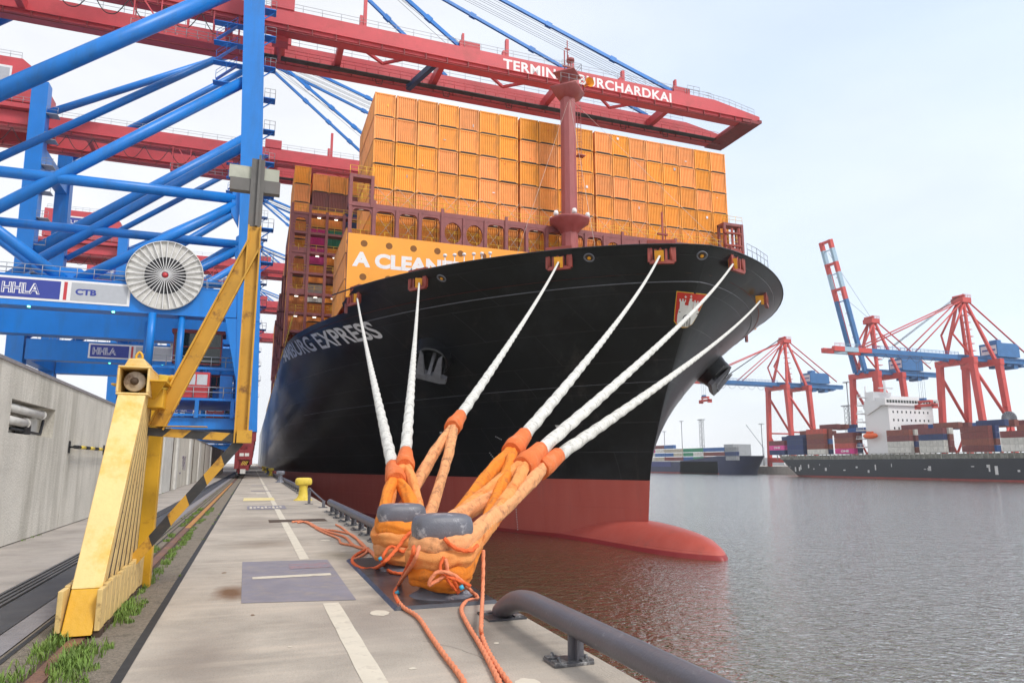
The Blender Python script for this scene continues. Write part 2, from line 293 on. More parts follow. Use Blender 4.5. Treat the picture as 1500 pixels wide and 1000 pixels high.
def blot(m, spots):
    t = m.node_tree; b = t.nodes['Principled BSDF']; lk = t.links.new
    co = t.nodes.new('ShaderNodeTexCoord'); nn = t.nodes.new('ShaderNodeTexNoise'); nn.inputs['Scale'].default_value = 3; nn.inputs['Detail'].default_value = 8; geo = t.nodes.new('ShaderNodeNewGeometry')
    vm = t.nodes.new('ShaderNodeVectorMath'); vm.operation = 'MULTIPLY_ADD'; vm.inputs[1].default_value = (.35, .5, 0); lk(nn.outputs['Color'], vm.inputs[0]); lk(geo.outputs['Position'], vm.inputs[2]); lk(geo.outputs['Position'], nn.inputs['Vector'])
    for (x, y, rx, ry, c, a) in spots:
        mp_ = t.nodes.new('ShaderNodeMapping'); mp_.vector_type = 'POINT'; mp_.inputs['Location'].default_value = (-(x + .17) / rx, -(y + .25) / ry, 0); mp_.inputs['Scale'].default_value = (1 / rx, 1 / ry, 0)
        gr = t.nodes.new('ShaderNodeTexGradient'); gr.gradient_type = 'SPHERICAL'; mm = t.nodes.new('ShaderNodeMath'); mm.operation = 'MULTIPLY'; mm.inputs[1].default_value = a
        lk(vm.outputs[0], mp_.inputs[0]); lk(mp_.outputs[0], gr.inputs[0]); lk(gr.outputs['Fac'], mm.inputs[0]); mx_ = t.nodes.new('ShaderNodeMix'); mx_.data_type = 'RGBA'; mx_.inputs[7].default_value = (*c, 1)
        src = b.inputs['Base Color'].links[0].from_socket; lk(mm.outputs[0], mx_.inputs[0]); lk(src, mx_.inputs[6]); lk(mx_.outputs[2], b.inputs['Base Color'])
blot(M['conc'], [(-.12, 9.5, .28, .7, (.17, .09, .045), 1.3), (.35, 14.8, .9, 1.0, (.2, .15, .11), .7), (1.2, 7.4, .9, 1.4, (.25, .21, .18), .8), (2.1, 6.6, .5, 1.8, (.16, .14, .12), .8), (-.3, 6.5, .5, 1.6, (.22, .18, .15), .8), (.2, 20, 1.0, 2.4, (.22, .18, .15), .7), (1.5, 12.6, .45, .9, (.2, .17, .12), .9), (.5, 26, 1.5, 3, (.23, .2, .17), .6)])
M['conc2'] = concrete('inner yard concrete', (0.40, 0.36, 0.325))
M['gravel'] = mat('gravelly concrete strip', (0.25, 0.21, 0.165), 0.95, var=0.35, scale=30, bump=0.8, bscale=60, dirt=(0.10, 0.085, 0.06), dirt_amt=0.8, dscale=5)
M['joint'] = mat('black joint sealant', (0.03, 0.03, 0.032), 0.8, var=0.3, scale=8)
M['rustrail'] = mat('rusty rail head', (0.17, 0.085, 0.06), 0.6, var=0.25, scale=8, dirt=(0.33, 0.15, 0.05), dirt_amt=0.7, dscale=1.5, bump=0.3)
M['orail'] = mat('orange rusted rail head', (0.48, 0.22, 0.05), 0.6, var=0.25, scale=4, dirt=(0.2, 0.09, 0.05), dirt_amt=0.9, dscale=2)
M['belt'] = mat('dark cable belt', (0.055, 0.056, 0.062), 0.6, var=0.25, scale=2, dirt=(0.12, 0.11, 0.10), dirt_amt=0.6)
M['kerb'] = mat('bluish kerb concrete', (0.24, 0.225, 0.235), 0.85, var=0.15, scale=4, bump=0.3)
M['slot'] = mat('cable slot steel', (0.11, 0.11, 0.115), 0.45, 0.4, var=0.3, scale=6)
M['linewhite'] = mat('worn cream road paint', (0.62, 0.56, 0.46), 0.75, var=0.08, scale=3, dirt=(0.42, 0.37, 0.31), dirt_amt=0.8, dscale=5, dlo=0.53, dhi=0.68)
M['lineyellow'] = mat('pale yellow road paint', (0.70, 0.58, 0.28), 0.75, var=0.08)
M['patch'] = mat('bluish grey paint patch', (0.225, 0.21, 0.245), 0.7, var=0.12, scale=2, dirt=(0.30, 0.26, 0.24), dirt_amt=0.7, dscale=3, dlo=0.48, dhi=0.64)
M['redsmear'] = mat('red paint smear', (0.29, 0.19, 0.21), 0.8, var=0.2, scale=10, dirt=(0.23, 0.21, 0.245), dirt_amt=1.0, dscale=6, dlo=0.45, dhi=0.55)
M['ruststain'] = mat('brown oil stain', (0.20, 0.125, 0.075), 0.85, var=0.3, scale=6)
M['wall'] = mat('flood wall concrete', (0.58, 0.55, 0.49), 0.85, var=0.12, scale=1.0, bump=0.35, bscale=25, dirt=(0.33, 0.31, 0.26), dirt_amt=0.7, dscale=1.5, streak=True, dlo=0.47, dhi=0.66)
def water_mat():
    m = bpy.data.materials.new('harbour water'); m.use_nodes = True; t = m.node_tree; b = t.nodes['Principled BSDF']; lk = t.links.new
    b.inputs['Base Color'].default_value = (0.088, 0.078, 0.032, 1); b.inputs['Roughness'].default_value = 0.06; b.inputs['IOR'].default_value = 1.34; b.inputs['Specular IOR Level'].default_value = 0.5
    co = t.nodes.new('ShaderNodeTexCoord'); prev = None
    for sc, dist, st, sx in ((0.2, 0.3, 0.5, 1.0), (0.8, 0.30, 0.8, 1.5), (2.6, 0.17, 1.0, 1.7)):
        mpn = t.nodes.new('ShaderNodeMapping'); mpn.inputs['Scale'].default_value = (1, 1 * sx, 1); mpn.inputs['Rotation'].default_value = (0, 0, 0.6 * sc)
        n = t.nodes.new('ShaderNodeTexNoise'); n.inputs['Scale'].default_value = sc; n.inputs['Detail'].default_value = 4; n.inputs['Distortion'].default_value = 0.6
        lk(co.outputs['Object'], mpn.inputs[0]); lk(mpn.outputs[0], n.inputs['Vector'])
        bp = t.nodes.new('ShaderNodeBump'); bp.inputs['Strength'].default_value = st; bp.inputs['Distance'].default_value = dist
        lk(n.outputs[0], bp.inputs['Height'])
        if prev: lk(prev, bp.inputs['Normal'])
        prev = bp.outputs[0]
    lk(prev, b.inputs['Normal'])
    gl = t.nodes.new('ShaderNodeBsdfGlossy'); gl.inputs['Roughness'].default_value = .12; gl.inputs['Color'].default_value = (1.0, .975, .93, 1); lk(prev, gl.inputs['Normal'])
    lw = t.nodes.new('ShaderNodeLayerWeight'); lw.inputs[0].default_value = .66; lk(prev, lw.inputs['Normal']); mxs = t.nodes.new('ShaderNodeMixShader'); fr_ = t.nodes.new('ShaderNodeMapRange'); fr_.interpolation_type = 'SMOOTHSTEP'; fr_.inputs[1].default_value = .54; fr_.inputs[2].default_value = .84; fr_.inputs[3].default_value = .03; fr_.inputs[4].default_value = 1.0; lw.inputs[0].default_value = .5; lk(lw.outputs['Facing'], fr_.inputs[0]); lk(fr_.outputs[0], mxs.inputs[0]); lk(b.outputs[0], mxs.inputs[1]); lk(gl.outputs[0], mxs.inputs[2])
    lk(mxs.outputs[0], t.nodes['Material Output'].inputs['Surface']); return m
M['water'] = water_mat()
def sheet(name, x0, x1, y0, y1, z, mt, n=1):
    m = MB(); m.add([(x0, y0, z), (x1, y0, z), (x1, y1, z), (x0, y1, z)], [(0, 1, 2, 3)]); return m.build(name, mt, kind='structure')
sheet('water', QE - 0.2, 3000, -400, 3200, WATER, M['water'])
g = MB(); g.box((-900, -60, -9), (-0.83, 1500, -0.02)); g.build('ground', M['conc2'], kind='structure')
g = MB(); g.box((-0.80, -60, -9), (QE, 1500, 0)); q = g.build('quay', M['conc'], kind='structure')
g = MB(); g.box((QE + 0.003, -60, -0.28), (QE + 0.09, 1500, -0.06)); g.build('quay_edge_steel', M['darkmetal'], kind='structure')
sheet('joint_sealant', -0.86, -0.785, -20, 400, 0.004, M['joint'])
sheet('gravel_strip', -1.25, -0.86, -20, 400, 0.0, M['gravel'])
sheet('gravel_strip', -1.82, -1.49, -20, 400, 0.0, M['gravel'])
g = MB(); g.box((-1.43, 0, -0.03), (-1.31, 19, 0.012)); g.build('crane_rail', M['rustrail'], kind='structure')
g = MB(); g.box((-1.43, 19.004, -0.03), (-1.31, 60, 0.012)); g.build('crane_rail', M['orail'], kind='structure')
g = MB(); g.box((-1.43, 60.004, -0.03), (-1.31, 400, 0.012)); g.build('crane_rail', M['rustrail'], kind='structure')
sheet('rail_bed', -1.49, -1.25, -20, 400, -0.002, M['rust_gapshade'])
sheet('rail_joint', -1.79, -1.745, 0, 9.5, 0.008, M['joint'])
for x in (-1.62, -1.72): sheet('rail_joint', x - 0.014, x + 0.014, 12, 300, 0.008, M['joint'])
sheet('kerb_band', -2.06, -1.83, -20, 300, 0.004, M['kerb'])
sheet('cable_belt', -2.46, -2.07, -20, 300, 0.006, M['belt'])
for i, x in enumerate((-2.50, -2.57, -2.64, -2.71)):
    g = MB(); g.box((x - 0.018, -20, -0.015), (x + 0.018, 300, 0.02)); g.build('cable_slot', M['slot'], kind='structure')
# painted markings on the quay
def marking(x0, x1, y0, y1, z, mt, skew=0.0, name='marking'):
    m = MB(); n = 12; a = []; b = []
    for i in range(n + 1):
        y = y0 + (y1 - y0) * i / n; e = random.uniform(-1, 1) * 0.006
        a.append((x0 + skew * i / n + e, y, z)); b.append((x1 + skew * i / n - e, y, z))
    m.grid([a, b], False, flip=True); return m.build(name, mt, kind='structure')
marking(0.84, 1.01, 3.2, 8.42, 0.004, M['linewhite'])
marking(0.82, 0.98, 12.25, 160, 0.004, M['linewhite'], skew=0.02)
m_ = MB(); m_.add([(-0.02, 8.75, 0.004), (1.22, 8.5, 0.004), (1.25, 12.1, 0.004), (-0.05, 12.3, 0.004)], [(0, 1, 2, 3)]); m_.build('marking', M['patch'], kind='structure')
marking(0.10, 1.14, 10.42, 10.62, 0.008, M['linewhite'])
marking(0.62, 1.22, 11.2, 11.75, 0.008, M['redsmear'])
marking(-0.25, 1.01, 31.6, 34.2, 0.008, M['lineyellow'])
for yy in (38.5, 46, 57, 70): marking(-0.2 + (yy % 3) * .2, 0.75, yy, yy + 1.0, 0.008, M['linewhite'])
marking(-0.06, 1.22, 25.7, 27.9, 0.008, M['patch'], name='stencil_panel')
for k, yy in enumerate((42.2, 52.5)): marking(0.05, 1.1, yy, yy + 0.9, 0.008, M['patch'], name='stencil_panel')
g = MB()
for k in range(9):
    x = 0.02 + k * 0.125; g.box((x, 26.1 + (k % 3) * .25, 0.012), (x + 0.075, 27.3 - (k % 2) * .3, 0.0125))
g.build('marking', M['linewhite'], kind='structure')
g = MB(); g.box((0.52, 20.0, -0.01), (2.02, 20.9, 0.006)); g.build('drain_cover', M['rust_gapshade'], label='dark steel drain cover under the far end of the loose orange rope', category='drain cover')
for (x, y, r, sy) in ((1.95, 4.95, 0.09, 1.4), (1.5, 15.1, 0.10, 1.2), (1.35, 7.7, 0.10, 1.5), (1.25, 5.6, 0.03, 1), (2.1, 6.1, 0.025, 1), (0.4, 6.6, 0.02, 1), (1.62, 13.2, 0.05, 1)):
    g = MB(); n = 18; g.add([(x + r * math.cos(6.283 * i / n) * random.uniform(.85, 1.1), y + r * sy * math.sin(6.283 * i / n) * random.uniform(.85, 1.1), 0.003) for i in range(n)], [tuple(range(n))]); g.build('paint_spot', M['linewhite'], kind='structure')
for (x, y, r) in ((0.1, 8.05, 0.025), (-0.28, 11.2, 0.035)):
    g = MB(); n = 16; g.add([(x + r * math.cos(6.283 * i / n) * random.uniform(.6, 1.2), y + 1.6 * r * math.sin(6.283 * i / n) * random.uniform(.6, 1.2), 0.0025) for i in range(n)], [tuple(range(n))]); g.build('oil_stain', M['ruststain'], kind='structure')
# thin expansion joints across the quay
for yy in (23.6, 18.4, 28.9, 37, 47, 60, 78): marking(-0.78, 2.7, yy, yy + 0.035, 0.003, M['kerb'])
for (x, y, a0, n) in ((1.6, 13.0, .3, 10), (1.9, 5.5, 2.4, 8), (.2, 16, .2, 12)):
    g = MB(); r_ = random.Random(int(y * 10)); p = Vector((x, y, .002)); a_ = a0
    for k in range(n):
        a_ += r_.uniform(-.5, .5); q_ = p + Vector((math.cos(a_), math.sin(a_), 0)) * r_.uniform(.06, .16); d_ = (q_ - p).normalized(); s_ = Vector((-d_.y, d_.x, 0)) * .0014; g.add([p - s_, q_ - s_, q_ + s_, p + s_], [(0, 1, 2, 3)]); p = q_
    g.build('crack', M['joint'], kind='structure')
# grass along the rail
M['grass'] = mat('grass blades', (0.14, 0.23, 0.04), 0.7, var=0.5, scale=9, dirt=(0.26, 0.26, 0.07), dirt_amt=0.6, dscale=6)
g = MB(); rnd = random.Random(3)
def tuft(x, y, n, h, sp):
    for _ in range(n):
        a = rnd.uniform(0, 6.283); rr = sp * math.sqrt(rnd.random()); bx = x + rr * math.cos(a); by = y + rr * math.sin(a) * 1.5
        hh = h * rnd.uniform(.45, 1.2); la = rnd.uniform(0, 6.283); ln = hh * rnd.uniform(.2, .8); w_ = rnd.uniform(.003, .007)
        dx, dy = math.cos(la), math.sin(la); px_, py_ = -dy * w_, dx * w_
        g.add([(bx - px_, by - py_, 0.0), (bx + px_, by + py_, 0.0), (bx + dx * ln * .4 + px_ * .8, by + dy * ln * .4 + py_ * .8, hh * .65), (bx + dx * ln * .4 - px_ * .8, by + dy * ln * .4 - py_ * .8, hh * .65), (bx + dx * ln, by + dy * ln, hh)], [(0, 1, 2, 3), (3, 2, 4)])
y = 5.0
while y < 9.2:
    dd = max(.15, min(1, .5 + .5 * math.sin(y * 3.1) + rnd.uniform(-.3, .3)))
    tuft(-1.20 + rnd.uniform(-.05, .05), y, int(110 * dd * dd), 0.05 + .05 * dd, 0.12); tuft(-1.53 + rnd.uniform(-.05, .05), y, int(90 * (1.1 - dd)), 0.08, 0.08)
    if rnd.random() < .35: tuft(-1.05, y, 50, 0.045, 0.05)
    y += 0.13
y = 9.2
while y < 27:
    dens = .75 if y < 17 else 0.4
    if rnd.random() < dens: tuft(-1.20 + rnd.uniform(-.04, .05), y, rnd.randint(15, 70), rnd.uniform(.03, .065), 0.07)
    if rnd.random() < .3: tuft(-1.53 + rnd.uniform(-.05, .03), y, 50, 0.055, 0.06)
    y += 0.17
for _ in range(60): tuft(rnd.choice([-0.85, -1.6, -1.25, -1.75, -4.25]), rnd.uniform(9, 45), 10, 0.04, 0.04)
g.build('grass', M['grass'], kind='stuff', label='green grass growing along the rusty crane rail', category='grass')
# far bank
FB = 322.0
g = MB(); g.box((FB, -300, -9), (2500, 3000, -0.6)); g.build('far_quay', M['conc2'], kind='structure')
g = MB(); g.box((-900, 1500.01, -9), (FB - 40, 3000, -0.5)); g.build('far_ground', M['conc2'], kind='structure')

# ================================================================== FLOOD WALL
wt = thing('flood_wall', (-4.6, 20, 0), 'long grey concrete flood wall on the left with a pipe recess', 'wall')
WX = -4.35; WTOP = 3.4
g = MB(); zt = WTOP
g.box((WX - 0.45, -2, 0), (WX, 15.7, zt)); g.box((WX - 0.45, 18.85, 0), (WX, 20.18, zt))
g.box((WX - 0.45, 15.7, 0), (WX, 18.85, 2.12)); g.box((WX - 0.45, 15.7, 2.76), (WX, 18.85, zt)); g.box((WX - 0.45, 15.7, 2.12), (WX - 0.3, 18.85, 2.76))
y = 20.21
while y < 120:
    y2 = y + 8.0; g.box((WX - 0.45, y, 0), (WX + (0.0 if int(y) % 3 else 0.02), y2 - 0.03, zt)); y = y2
g.build('wall_panel', M['wall'], wt)
g = MB(); g.box((WX - 0.5, -2, zt), (WX + 0.03, 150, zt + 0.07)); g.build('coping', M['kerb'], wt)
for i, (zz, a, b, r) in enumerate(((2.62, 15.75, 18.2, .085), (2.38, 15.75, 17.1, .085))):
    g = MB(); g.cyl((WX - .12, a, zz), (WX - .12, b, zz - 0.02), r); g.cyl((WX - .12, b, zz - .02), (WX - .12, b + .05, zz - .02), r * 1.25); g.build('pipe', M['offwhite'], wt)
g = MB(); g.tube([(WX - .12, 16.2, 2.22), (WX - .12, 18.3, 2.18), (WX - .12, 18.45, 2.5)], .03); g.box((WX - .25, 17.0, 2.14), (WX - .06, 17.35, 2.34)); g.build('valve', M['darkmetal'], wt)
g = MB(); g.box((WX - .29, 17.4, 2.14), (WX - .22, 18.4, 2.5)); g.build('junction_box', M['offwhite'], wt)
# lighter panels, posts and graffiti further along
for i, (y0, y1, mt, dx) in enumerate(((36.5, 38.4, 'offwhite', .05), (40.3, 44.5, 'offwhite', .06), (46.8, 47.6, 'offwhite', .12), (56, 57.2, 'offwhite', .12), (66, 68, 'offwhite', .1), (84, 86, 'offwhite', .12))):
    g = MB(); g.box((WX + .003, y0, 0), (WX + dx, y1, zt - .12)); g.build('cover_panel', M[mt], wt)
for y0 in (38.7, 44.9, 60, 74):
    g = MB(); g.box((WX + .003, y0, 0), (WX + .03, y0 + .35, zt - .05)); g.build('gate_slot', M['rust_gapshade'], wt)
def graffiti(y0, y1, z0, z1, s):
    g = MB(); r_ = random.Random(s)
    for _ in range(16):
        a = (WX + .01, r_.uniform(y0, y1), r_.uniform(z0, z1)); b = (WX + .01, min(y1, max(y0, a[1] + r_.uniform(-1.2, 1.2))), min(z1, max(z0, a[2] + r_.uniform(-.7, .7)))); g.beam(a, b, .02, .09)
    return g.build('graffiti', M['graf'], wt)
M['graf'] = mat('faded purple spray paint', (0.16, 0.13, 0.19), 0.8, var=0.3, scale=5)
graffiti(31.5, 34.5, 1.0, 2.3, 1); graffiti(50, 54, .9, 2.0, 2)
bt = thing('barrier_bar', (WX + .16, 22.6, 1.9), 'yellow and black striped bar fixed to the concrete wall', 'barrier bar')
for k in range(9):
    a = 20.3 + k * .56; g = MB(); g.cyl((WX + .17, a, 1.95), (WX + .17, a + .559, 1.95), .045, 10); g.build('yellow_stripe' if k % 2 else 'black_stripe', M['bollyellow' if k % 2 else 'black'], bt)
g = MB()
for y in (20.5, 24.9): g.cyl((WX, y, 1.95), (WX + .17, y, 1.95), .025, 8); g.box((WX + .0, y - .08, 1.8), (WX + .02, y + .08, 2.1))
g.build('bracket', M['darkmetal'], bt)
# ================================================================== RAIL END STOP (yellow, foreground left)
es = thing('rail_end_stop', (-1.35, 9.0, 0), 'tall yellow steel rail end stop with a round buffer and striped bracket arms', 'end stop')
# leaning front slab, from the foot up to the box
bc = atY(194.7, 556.6, 8.86); FT = atZ(110, 934, 0.02); TP_ = Vector((bc.x, bc.y + .02, bc.z - .15))
def slab(z0, z1, w0, w1, mt_, nm, d=.10):
    f0 = (z0 - FT.z) / (TP_.z - FT.z); f1 = (z1 - FT.z) / (TP_.z - FT.z); A_ = FT.lerp(TP_, f0); B_ = FT.lerp(TP_, f1); g = MB()
    g.add([(A_.x - w0, A_.y, z0), (A_.x + w0, A_.y, z0), (A_.x + w0, A_.y + d, z0), (A_.x - w0, A_.y + d, z0), (B_.x - w1, B_.y, z1), (B_.x + w1, B_.y, z1), (B_.x + w1, B_.y + d, z1), (B_.x - w1, B_.y + d, z1)],
      [(0, 3, 2, 1), (4, 5, 6, 7), (0, 1, 5, 4), (1, 2, 6, 5), (2, 3, 7, 6), (3, 0, 4, 7)]); return g.build(nm, M[mt_], es, bevel=.008)
slab(.03, .40, .122, .124, 'yellow', 'base_plate'); slab(.403, TP_.z, .126, .140, 'paleyellow', 'front_slab'); T = TP_.z; HW = .125
for sx in (-1, 1):
    # ribbed side fans: each rib converges towards the top box
    for k in range(7):
        f0 = 0.13 + k * 0.345; f1 = 0.12 + k * 0.085
        g = MB(); xa = FT.x + sx * (HW - .058); xb = TP_.x + sx * (HW - .046)
        a = Vector((xa, FT.y + f0, .06)); b = Vector((xb, TP_.y + f1, T)); w0, w1 = .20, .050
        g.add([a + Vector((-.05, 0, 0)), a + Vector((.05, 0, 0)), a + Vector((.05, w0, 0)), a + Vector((-.05, w0, 0)), b + Vector((-.05, 0, 0)), b + Vector((.05, 0, 0)), b + Vector((.05, w1, 0)), b + Vector((-.05, w1, 0))],
              [(0, 3, 2, 1), (4, 5, 6, 7), (0, 1, 5, 4), (1, 2, 6, 5), (2, 3, 7, 6), (3, 0, 4, 7)]); g.build('rib', M['ribs'], es)
g = MB(); g.add([(FT.x - .112, FT.y + .11, .05), (FT.x + .112, FT.y + .11, .05), (FT.x + .112, FT.y + 2.5, .05), (FT.x - .112, FT.y + 2.5, .05), (TP_.x - .124, TP_.y + .11, T), (TP_.x + .124, TP_.y + .11, T), (TP_.x + .124, TP_.y + .7, T), (TP_.x - .124, TP_.y + .7, T)], [(0, 3, 2, 1), (4, 5, 6, 7), (0, 1, 5, 4), (1, 2, 6, 5), (2, 3, 7, 6), (3, 0, 4, 7)]); g.build('web', M['rust_gapshade'], es)  # web coloured dark to stand for the shaded gaps between ribs
# boarded skirt at the foot
for sx in (-1, 1):
    for k in range(11):
        y0 = FT.y + .03 + k * .245; x = FT.x + sx * (HW + .03)
        g = MB(); h_ = .42 + .012 * (k % 3); g.box((x - .022, y0, .06 + .01 * (k % 2)), (x + .022, y0 + .215, h_)); g.build('skirt_board', M['ribs'], es, bevel=.006)
    g = MB()
    for k in range(14): g.box((FT.x + sx * (HW + .03) - .03, FT.y + .05 + k * .19, 0.0), (FT.x + sx * (HW + .03) + .03, FT.y + .18 + k * .19, .055))
    g.build('foot_bolts', M['rust_gapshade'], es)
# rear post
g = MB(); g.box((-1.40, 10.25, 0), (-1.13, 10.42, 2.3)); g.box((-1.40, 10.42, 0), (-1.33, 10.70, 2.3)); g.build('rear_post', M['yellow'], es, bevel=.008)
# top box with its buffer: open square mouth towards the camera
bx, bz, by0, by1 = bc.x, bc.z, 8.86, 9.75; o_, i_ = .166, .140
g = MB()
for (x0, x1, z0, z1) in ((bx - o_, bx + o_, bz + i_, bz + o_), (bx - o_, bx + o_, bz - o_, bz - i_), (bx - o_, bx - i_, bz - i_, bz + i_), (bx + i_, bx + o_, bz - i_, bz + i_)):
    g.box((x0, by0, z0), (x1, by1, z1))
g.box((bx - i_, by1 - .35, bz - i_), (bx + i_, by1 - .02, bz + i_))
g.prism([(bx - .11, by0 + .05, bz + o_), (bx + .13, by0 + .05, bz + o_), (bx + .09, by0 + .05, bz + o_ + .09), (bx - .07, by0 + .05, bz + o_ + .09)], (0, .6, 0))
g.build('buffer_box', M['paleyellow'], es, bevel=.012)
g = MB(); g.box((bx - i_ + .002, by0 + .5, bz - i_ + .002), (bx + i_ - .002, by0 + .53, bz + i_ - .002)); g.build('box_lining', M['black'], es)
g = MB(); g.lathe((bx, by0 + .12, bz), [(0, -.02), (.03, -.02), (.035, 0), (.108, .005), (.115, .02), (.115, .05), (.05, .06), (.05, .38)], 36, axis=(0, 1, 0)); bf = g.build('buffer', M['buffer'], es)
g = MB(); g.lathe((bx, by0 + .105, bz), [(0, -.035), (.035, -.03), (.045, .01)], 16, axis=(0, 1, 0)); g.build('centre_bolt', M['rust_gapshade'], bf)
g = MB(); g.tube(sm([(bx, by0 + .3, bz + o_ + .09), (bx - .035, by0 + .3, bz + o_ + .14), (bx, by0 + .3, bz + o_ + .20), (bx + .035, by0 + .3, bz + o_ + .14), (bx, by0 + .3, bz + o_ + .09)], 4), .014, 8); g.box((bx - .03, by0 + .22, bz + o_ + .10), (bx + .03, by0 + .38, bz + o_ + .12)); g.build('lifting_eye', M['yellow'], es)
g = MB(); g.box((bx - o_ - .10, by0 + .3, bz - .03), (bx - o_, by0 + .5, bz - .01)); g.build('side_lug', M['yellow'], es)
g = MB(); g.box((bx + o_, by0 + .05, bz + .0), (bx + o_ + .17, by0 + .75, bz + .02)); g.prism([(bx + o_, by0 + .1, bz), (bx + o_ + .16, by0 + .1, bz), (bx + o_, by0 + .4, bz - .22)], (0, .04, 0)); g.build('side_shelf', M['yellow'], es, bevel=.005)
g = MB(); g.prism([(bx + o_ + .0, by0 + .8, bz - .2), (bx + o_ + .25, by0 + .8, bz - .2), (bx + o_ + .26, by0 + .8, bz + .15), (bx + o_ + .0, by0 + .8, bz + .17)], (0, .05, 0)); g.build('side_plate', M['bollyellow'], es, bevel=.005)
g = MB(); g.box((bx + .02, by0 + .35, bz - .28), (bx + o_ + .12, by0 + .85, bz - .05)); g.build('side_housing', M['yellow'], es, bevel=.01)
g = MB(); g.lathe((bx + o_ + .16, by0 + .8, bz + .12), [(0, -.06), (.035, -.06), (.05, -.03), (.05, 0)], 6, axis=(0, 1, 0)); g.build('bolt', M['yellow'], es)
# bracket: striped horizontal arm, striped brace, diagonal channel, mast
YB = 9.55
def stripes(name, p, q, w_, h_, n, skew, first):
    p = Vector(p); q = Vector(q); d = (q - p) / n; yb = MB(); kb = MB(); up = Vector((0, 0, 1)); ax = (q - p).normalized(); side = ax.cross(Vector((0, 1, 0))).normalized()
    if side.z < 0: side = -side
    for k in range(n):
        a = p + d * k; b = p + d * (k + 1); s0 = ax * (skew if k else 0); s1 = ax * (skew if k < n - 1 else 0)
        tgt = yb if (k + first) % 2 else kb
        lo, hi = -side * h_ / 2, side * h_ / 2; f = Vector((0, -w_ / 2, 0)); r_ = -f
        tgt.add([a + lo - s0 / 2 + f, b + lo - s1 / 2 + f, b + hi + s1 / 2 + f, a + hi + s0 / 2 + f, a + lo - s0 / 2 + r_, b + lo - s1 / 2 + r_, b + hi + s1 / 2 + r_, a + hi + s0 / 2 + r_],
                [(0, 1, 2, 3), (7, 6, 5, 4), (0, 4, 5, 1), (1, 5, 6, 2), (2, 6, 7, 3), (3, 7, 4, 0)])
    o = yb.build(name, M['rustyellow'], es); kb.build('black_band', M['blackpaint'], o)
    return o
M['blackpaint'] = mat('worn black paint', (0.03, 0.03, 0.032), 0.5, var=0.2, scale=4, dirt=(0.12, 0.09, 0.06), dirt_amt=0.4, dscale=6)
stripes('bracket_arm', (-1.22, YB, 1.93), (-0.10, YB, 1.86), .10, .10, 5, .09, 0)
g = MB(); g.box((-1.22, YB - .11, 1.99), (-.55, YB + .08, 2.0)); g.build('arm_flange', M['rustyellow'], es)
stripes('bracket_brace', (-1.26, YB - .02, .40), (-0.16, YB - .02, 1.82), .05, .115, 6, .07, 1)
g = MB(); a = Vector((-1.12, YB - .01, 1.98)); b = Vector((-.14, YB - .01, 4.42)); ax_ = (b - a).normalized(); sd_ = ax_.cross(Vector((0, 1, 0))).normalized()
g.prism([a - sd_ * .095, a + sd_ * .095, b + sd_ * .095, b - sd_ * .095], (0, .02, 0))
for s_ in (-1, 1): g.prism([a + sd_ * (.095 * s_), a + sd_ * (.075 * s_), b + sd_ * (.075 * s_), b + sd_ * (.095 * s_)], (0, -.08, 0))
g.build('diagonal_strut', M['rustyellow'], es)
g = MB(); g.box((-.235, YB - .0, 1.80), (-.065, YB + .02, 4.66)); g.box((-.235, YB - .07, 1.80), (-.215, YB, 4.66)); g.box((-.085, YB - .07, 1.8), (-.065, YB, 4.66)); ms_ = g.build('mast', M['rustyellow'], es)
g = MB(); g.box((-.24, YB - .0, 4.663), (-.07, YB + .03, 5.62)); g.box((-.15, YB - .05, 4.663), (-.12, YB + .0, 5.66)); g.build('bare_mast_top', M['greywood'], es)
g = MB(); g.box((-.52, YB + .05, 5.34), (.12, YB + .09, 5.52)); g.build('pale_panel', M['palepanel'], es)
g = MB(); g.box((-.50, YB + .02, 5.16), (.14, YB + .14, 5.335)); g.build('crossbar', M['greywood'], es)
g = MB(); g.box((-.2, YB - .1, 1.80), (-.02, YB + .1, 1.96)); g.build('corner_plate', M['rustyellow'], es)

# ================================================================== BOLLARDS
def bollard(loc, label, mtn, group, s=1.0, oblong=1.25, base=True):
    t = thing('bollard', loc, label, 'bollard', group); x, y, z = loc
    g = MB(); g.lathe((x, y, 0), [(.40 * s, .0), (.38 * s, .03), (.27 * s, .09), (.20 * s, .2), (.175 * s, .45), (.19 * s, .62), (.22 * s, .68)], 32); g.build('post', M[mtn], t)
    g = MB(); rows = []; n = 44; zb, zt = .63 * s, .96 * s
    prof = [(0.0, zb), (.62, zb), (.88, zb + .02 * s), (.97, zb + .07 * s), (1.0, zb + .15 * s), (.985, zb + .22 * s), (.92, zb + .285 * s), (.78, zt - .012 * s), (.5, zt), (0.001, zt + .004)]
    for r_, zz in prof:
        row = []
        for k in range(n + 1):
            a = 2 * math.pi * k / n; ca, sa = math.cos(a), math.sin(a); e = .55
            row.append((x + .355 * s * oblong / 1.25 * r_ * math.copysign(abs(ca) ** e, ca), y + .255 * s * r_ * math.copysign(abs(sa) ** e, sa), zz))
        rows.append(row)
    g.grid(rows, flip=False); hd = g.build('head', M[mtn], t)
    return t
g = MB(); g.add([(1.52, 7.75, .0), (QE - .03, 7.75, .0), (QE - .03, 11.9, .0), (1.52, 11.9, .0), (1.56, 7.79, .035), (QE - .05, 7.79, .035), (QE - .05, 11.86, .035), (1.56, 11.86, .035)],
    [(4, 5, 6, 7), (0, 1, 5, 4), (1, 2, 6, 5), (2, 3, 7, 6), (3, 0, 4, 7)]); g.build('base_plate', M['plate'], label='wide dark steel base plate under the two roped bollards', category='base plate')
B1 = Vector((2.17, 8.3, 0)); B2 = Vector((2.13, 10.55, 0))
bollard(tuple(B1), 'grey mooring bollard nearest the camera, wrapped in orange slings', 'grey', 'large grey bollards on the base plate')
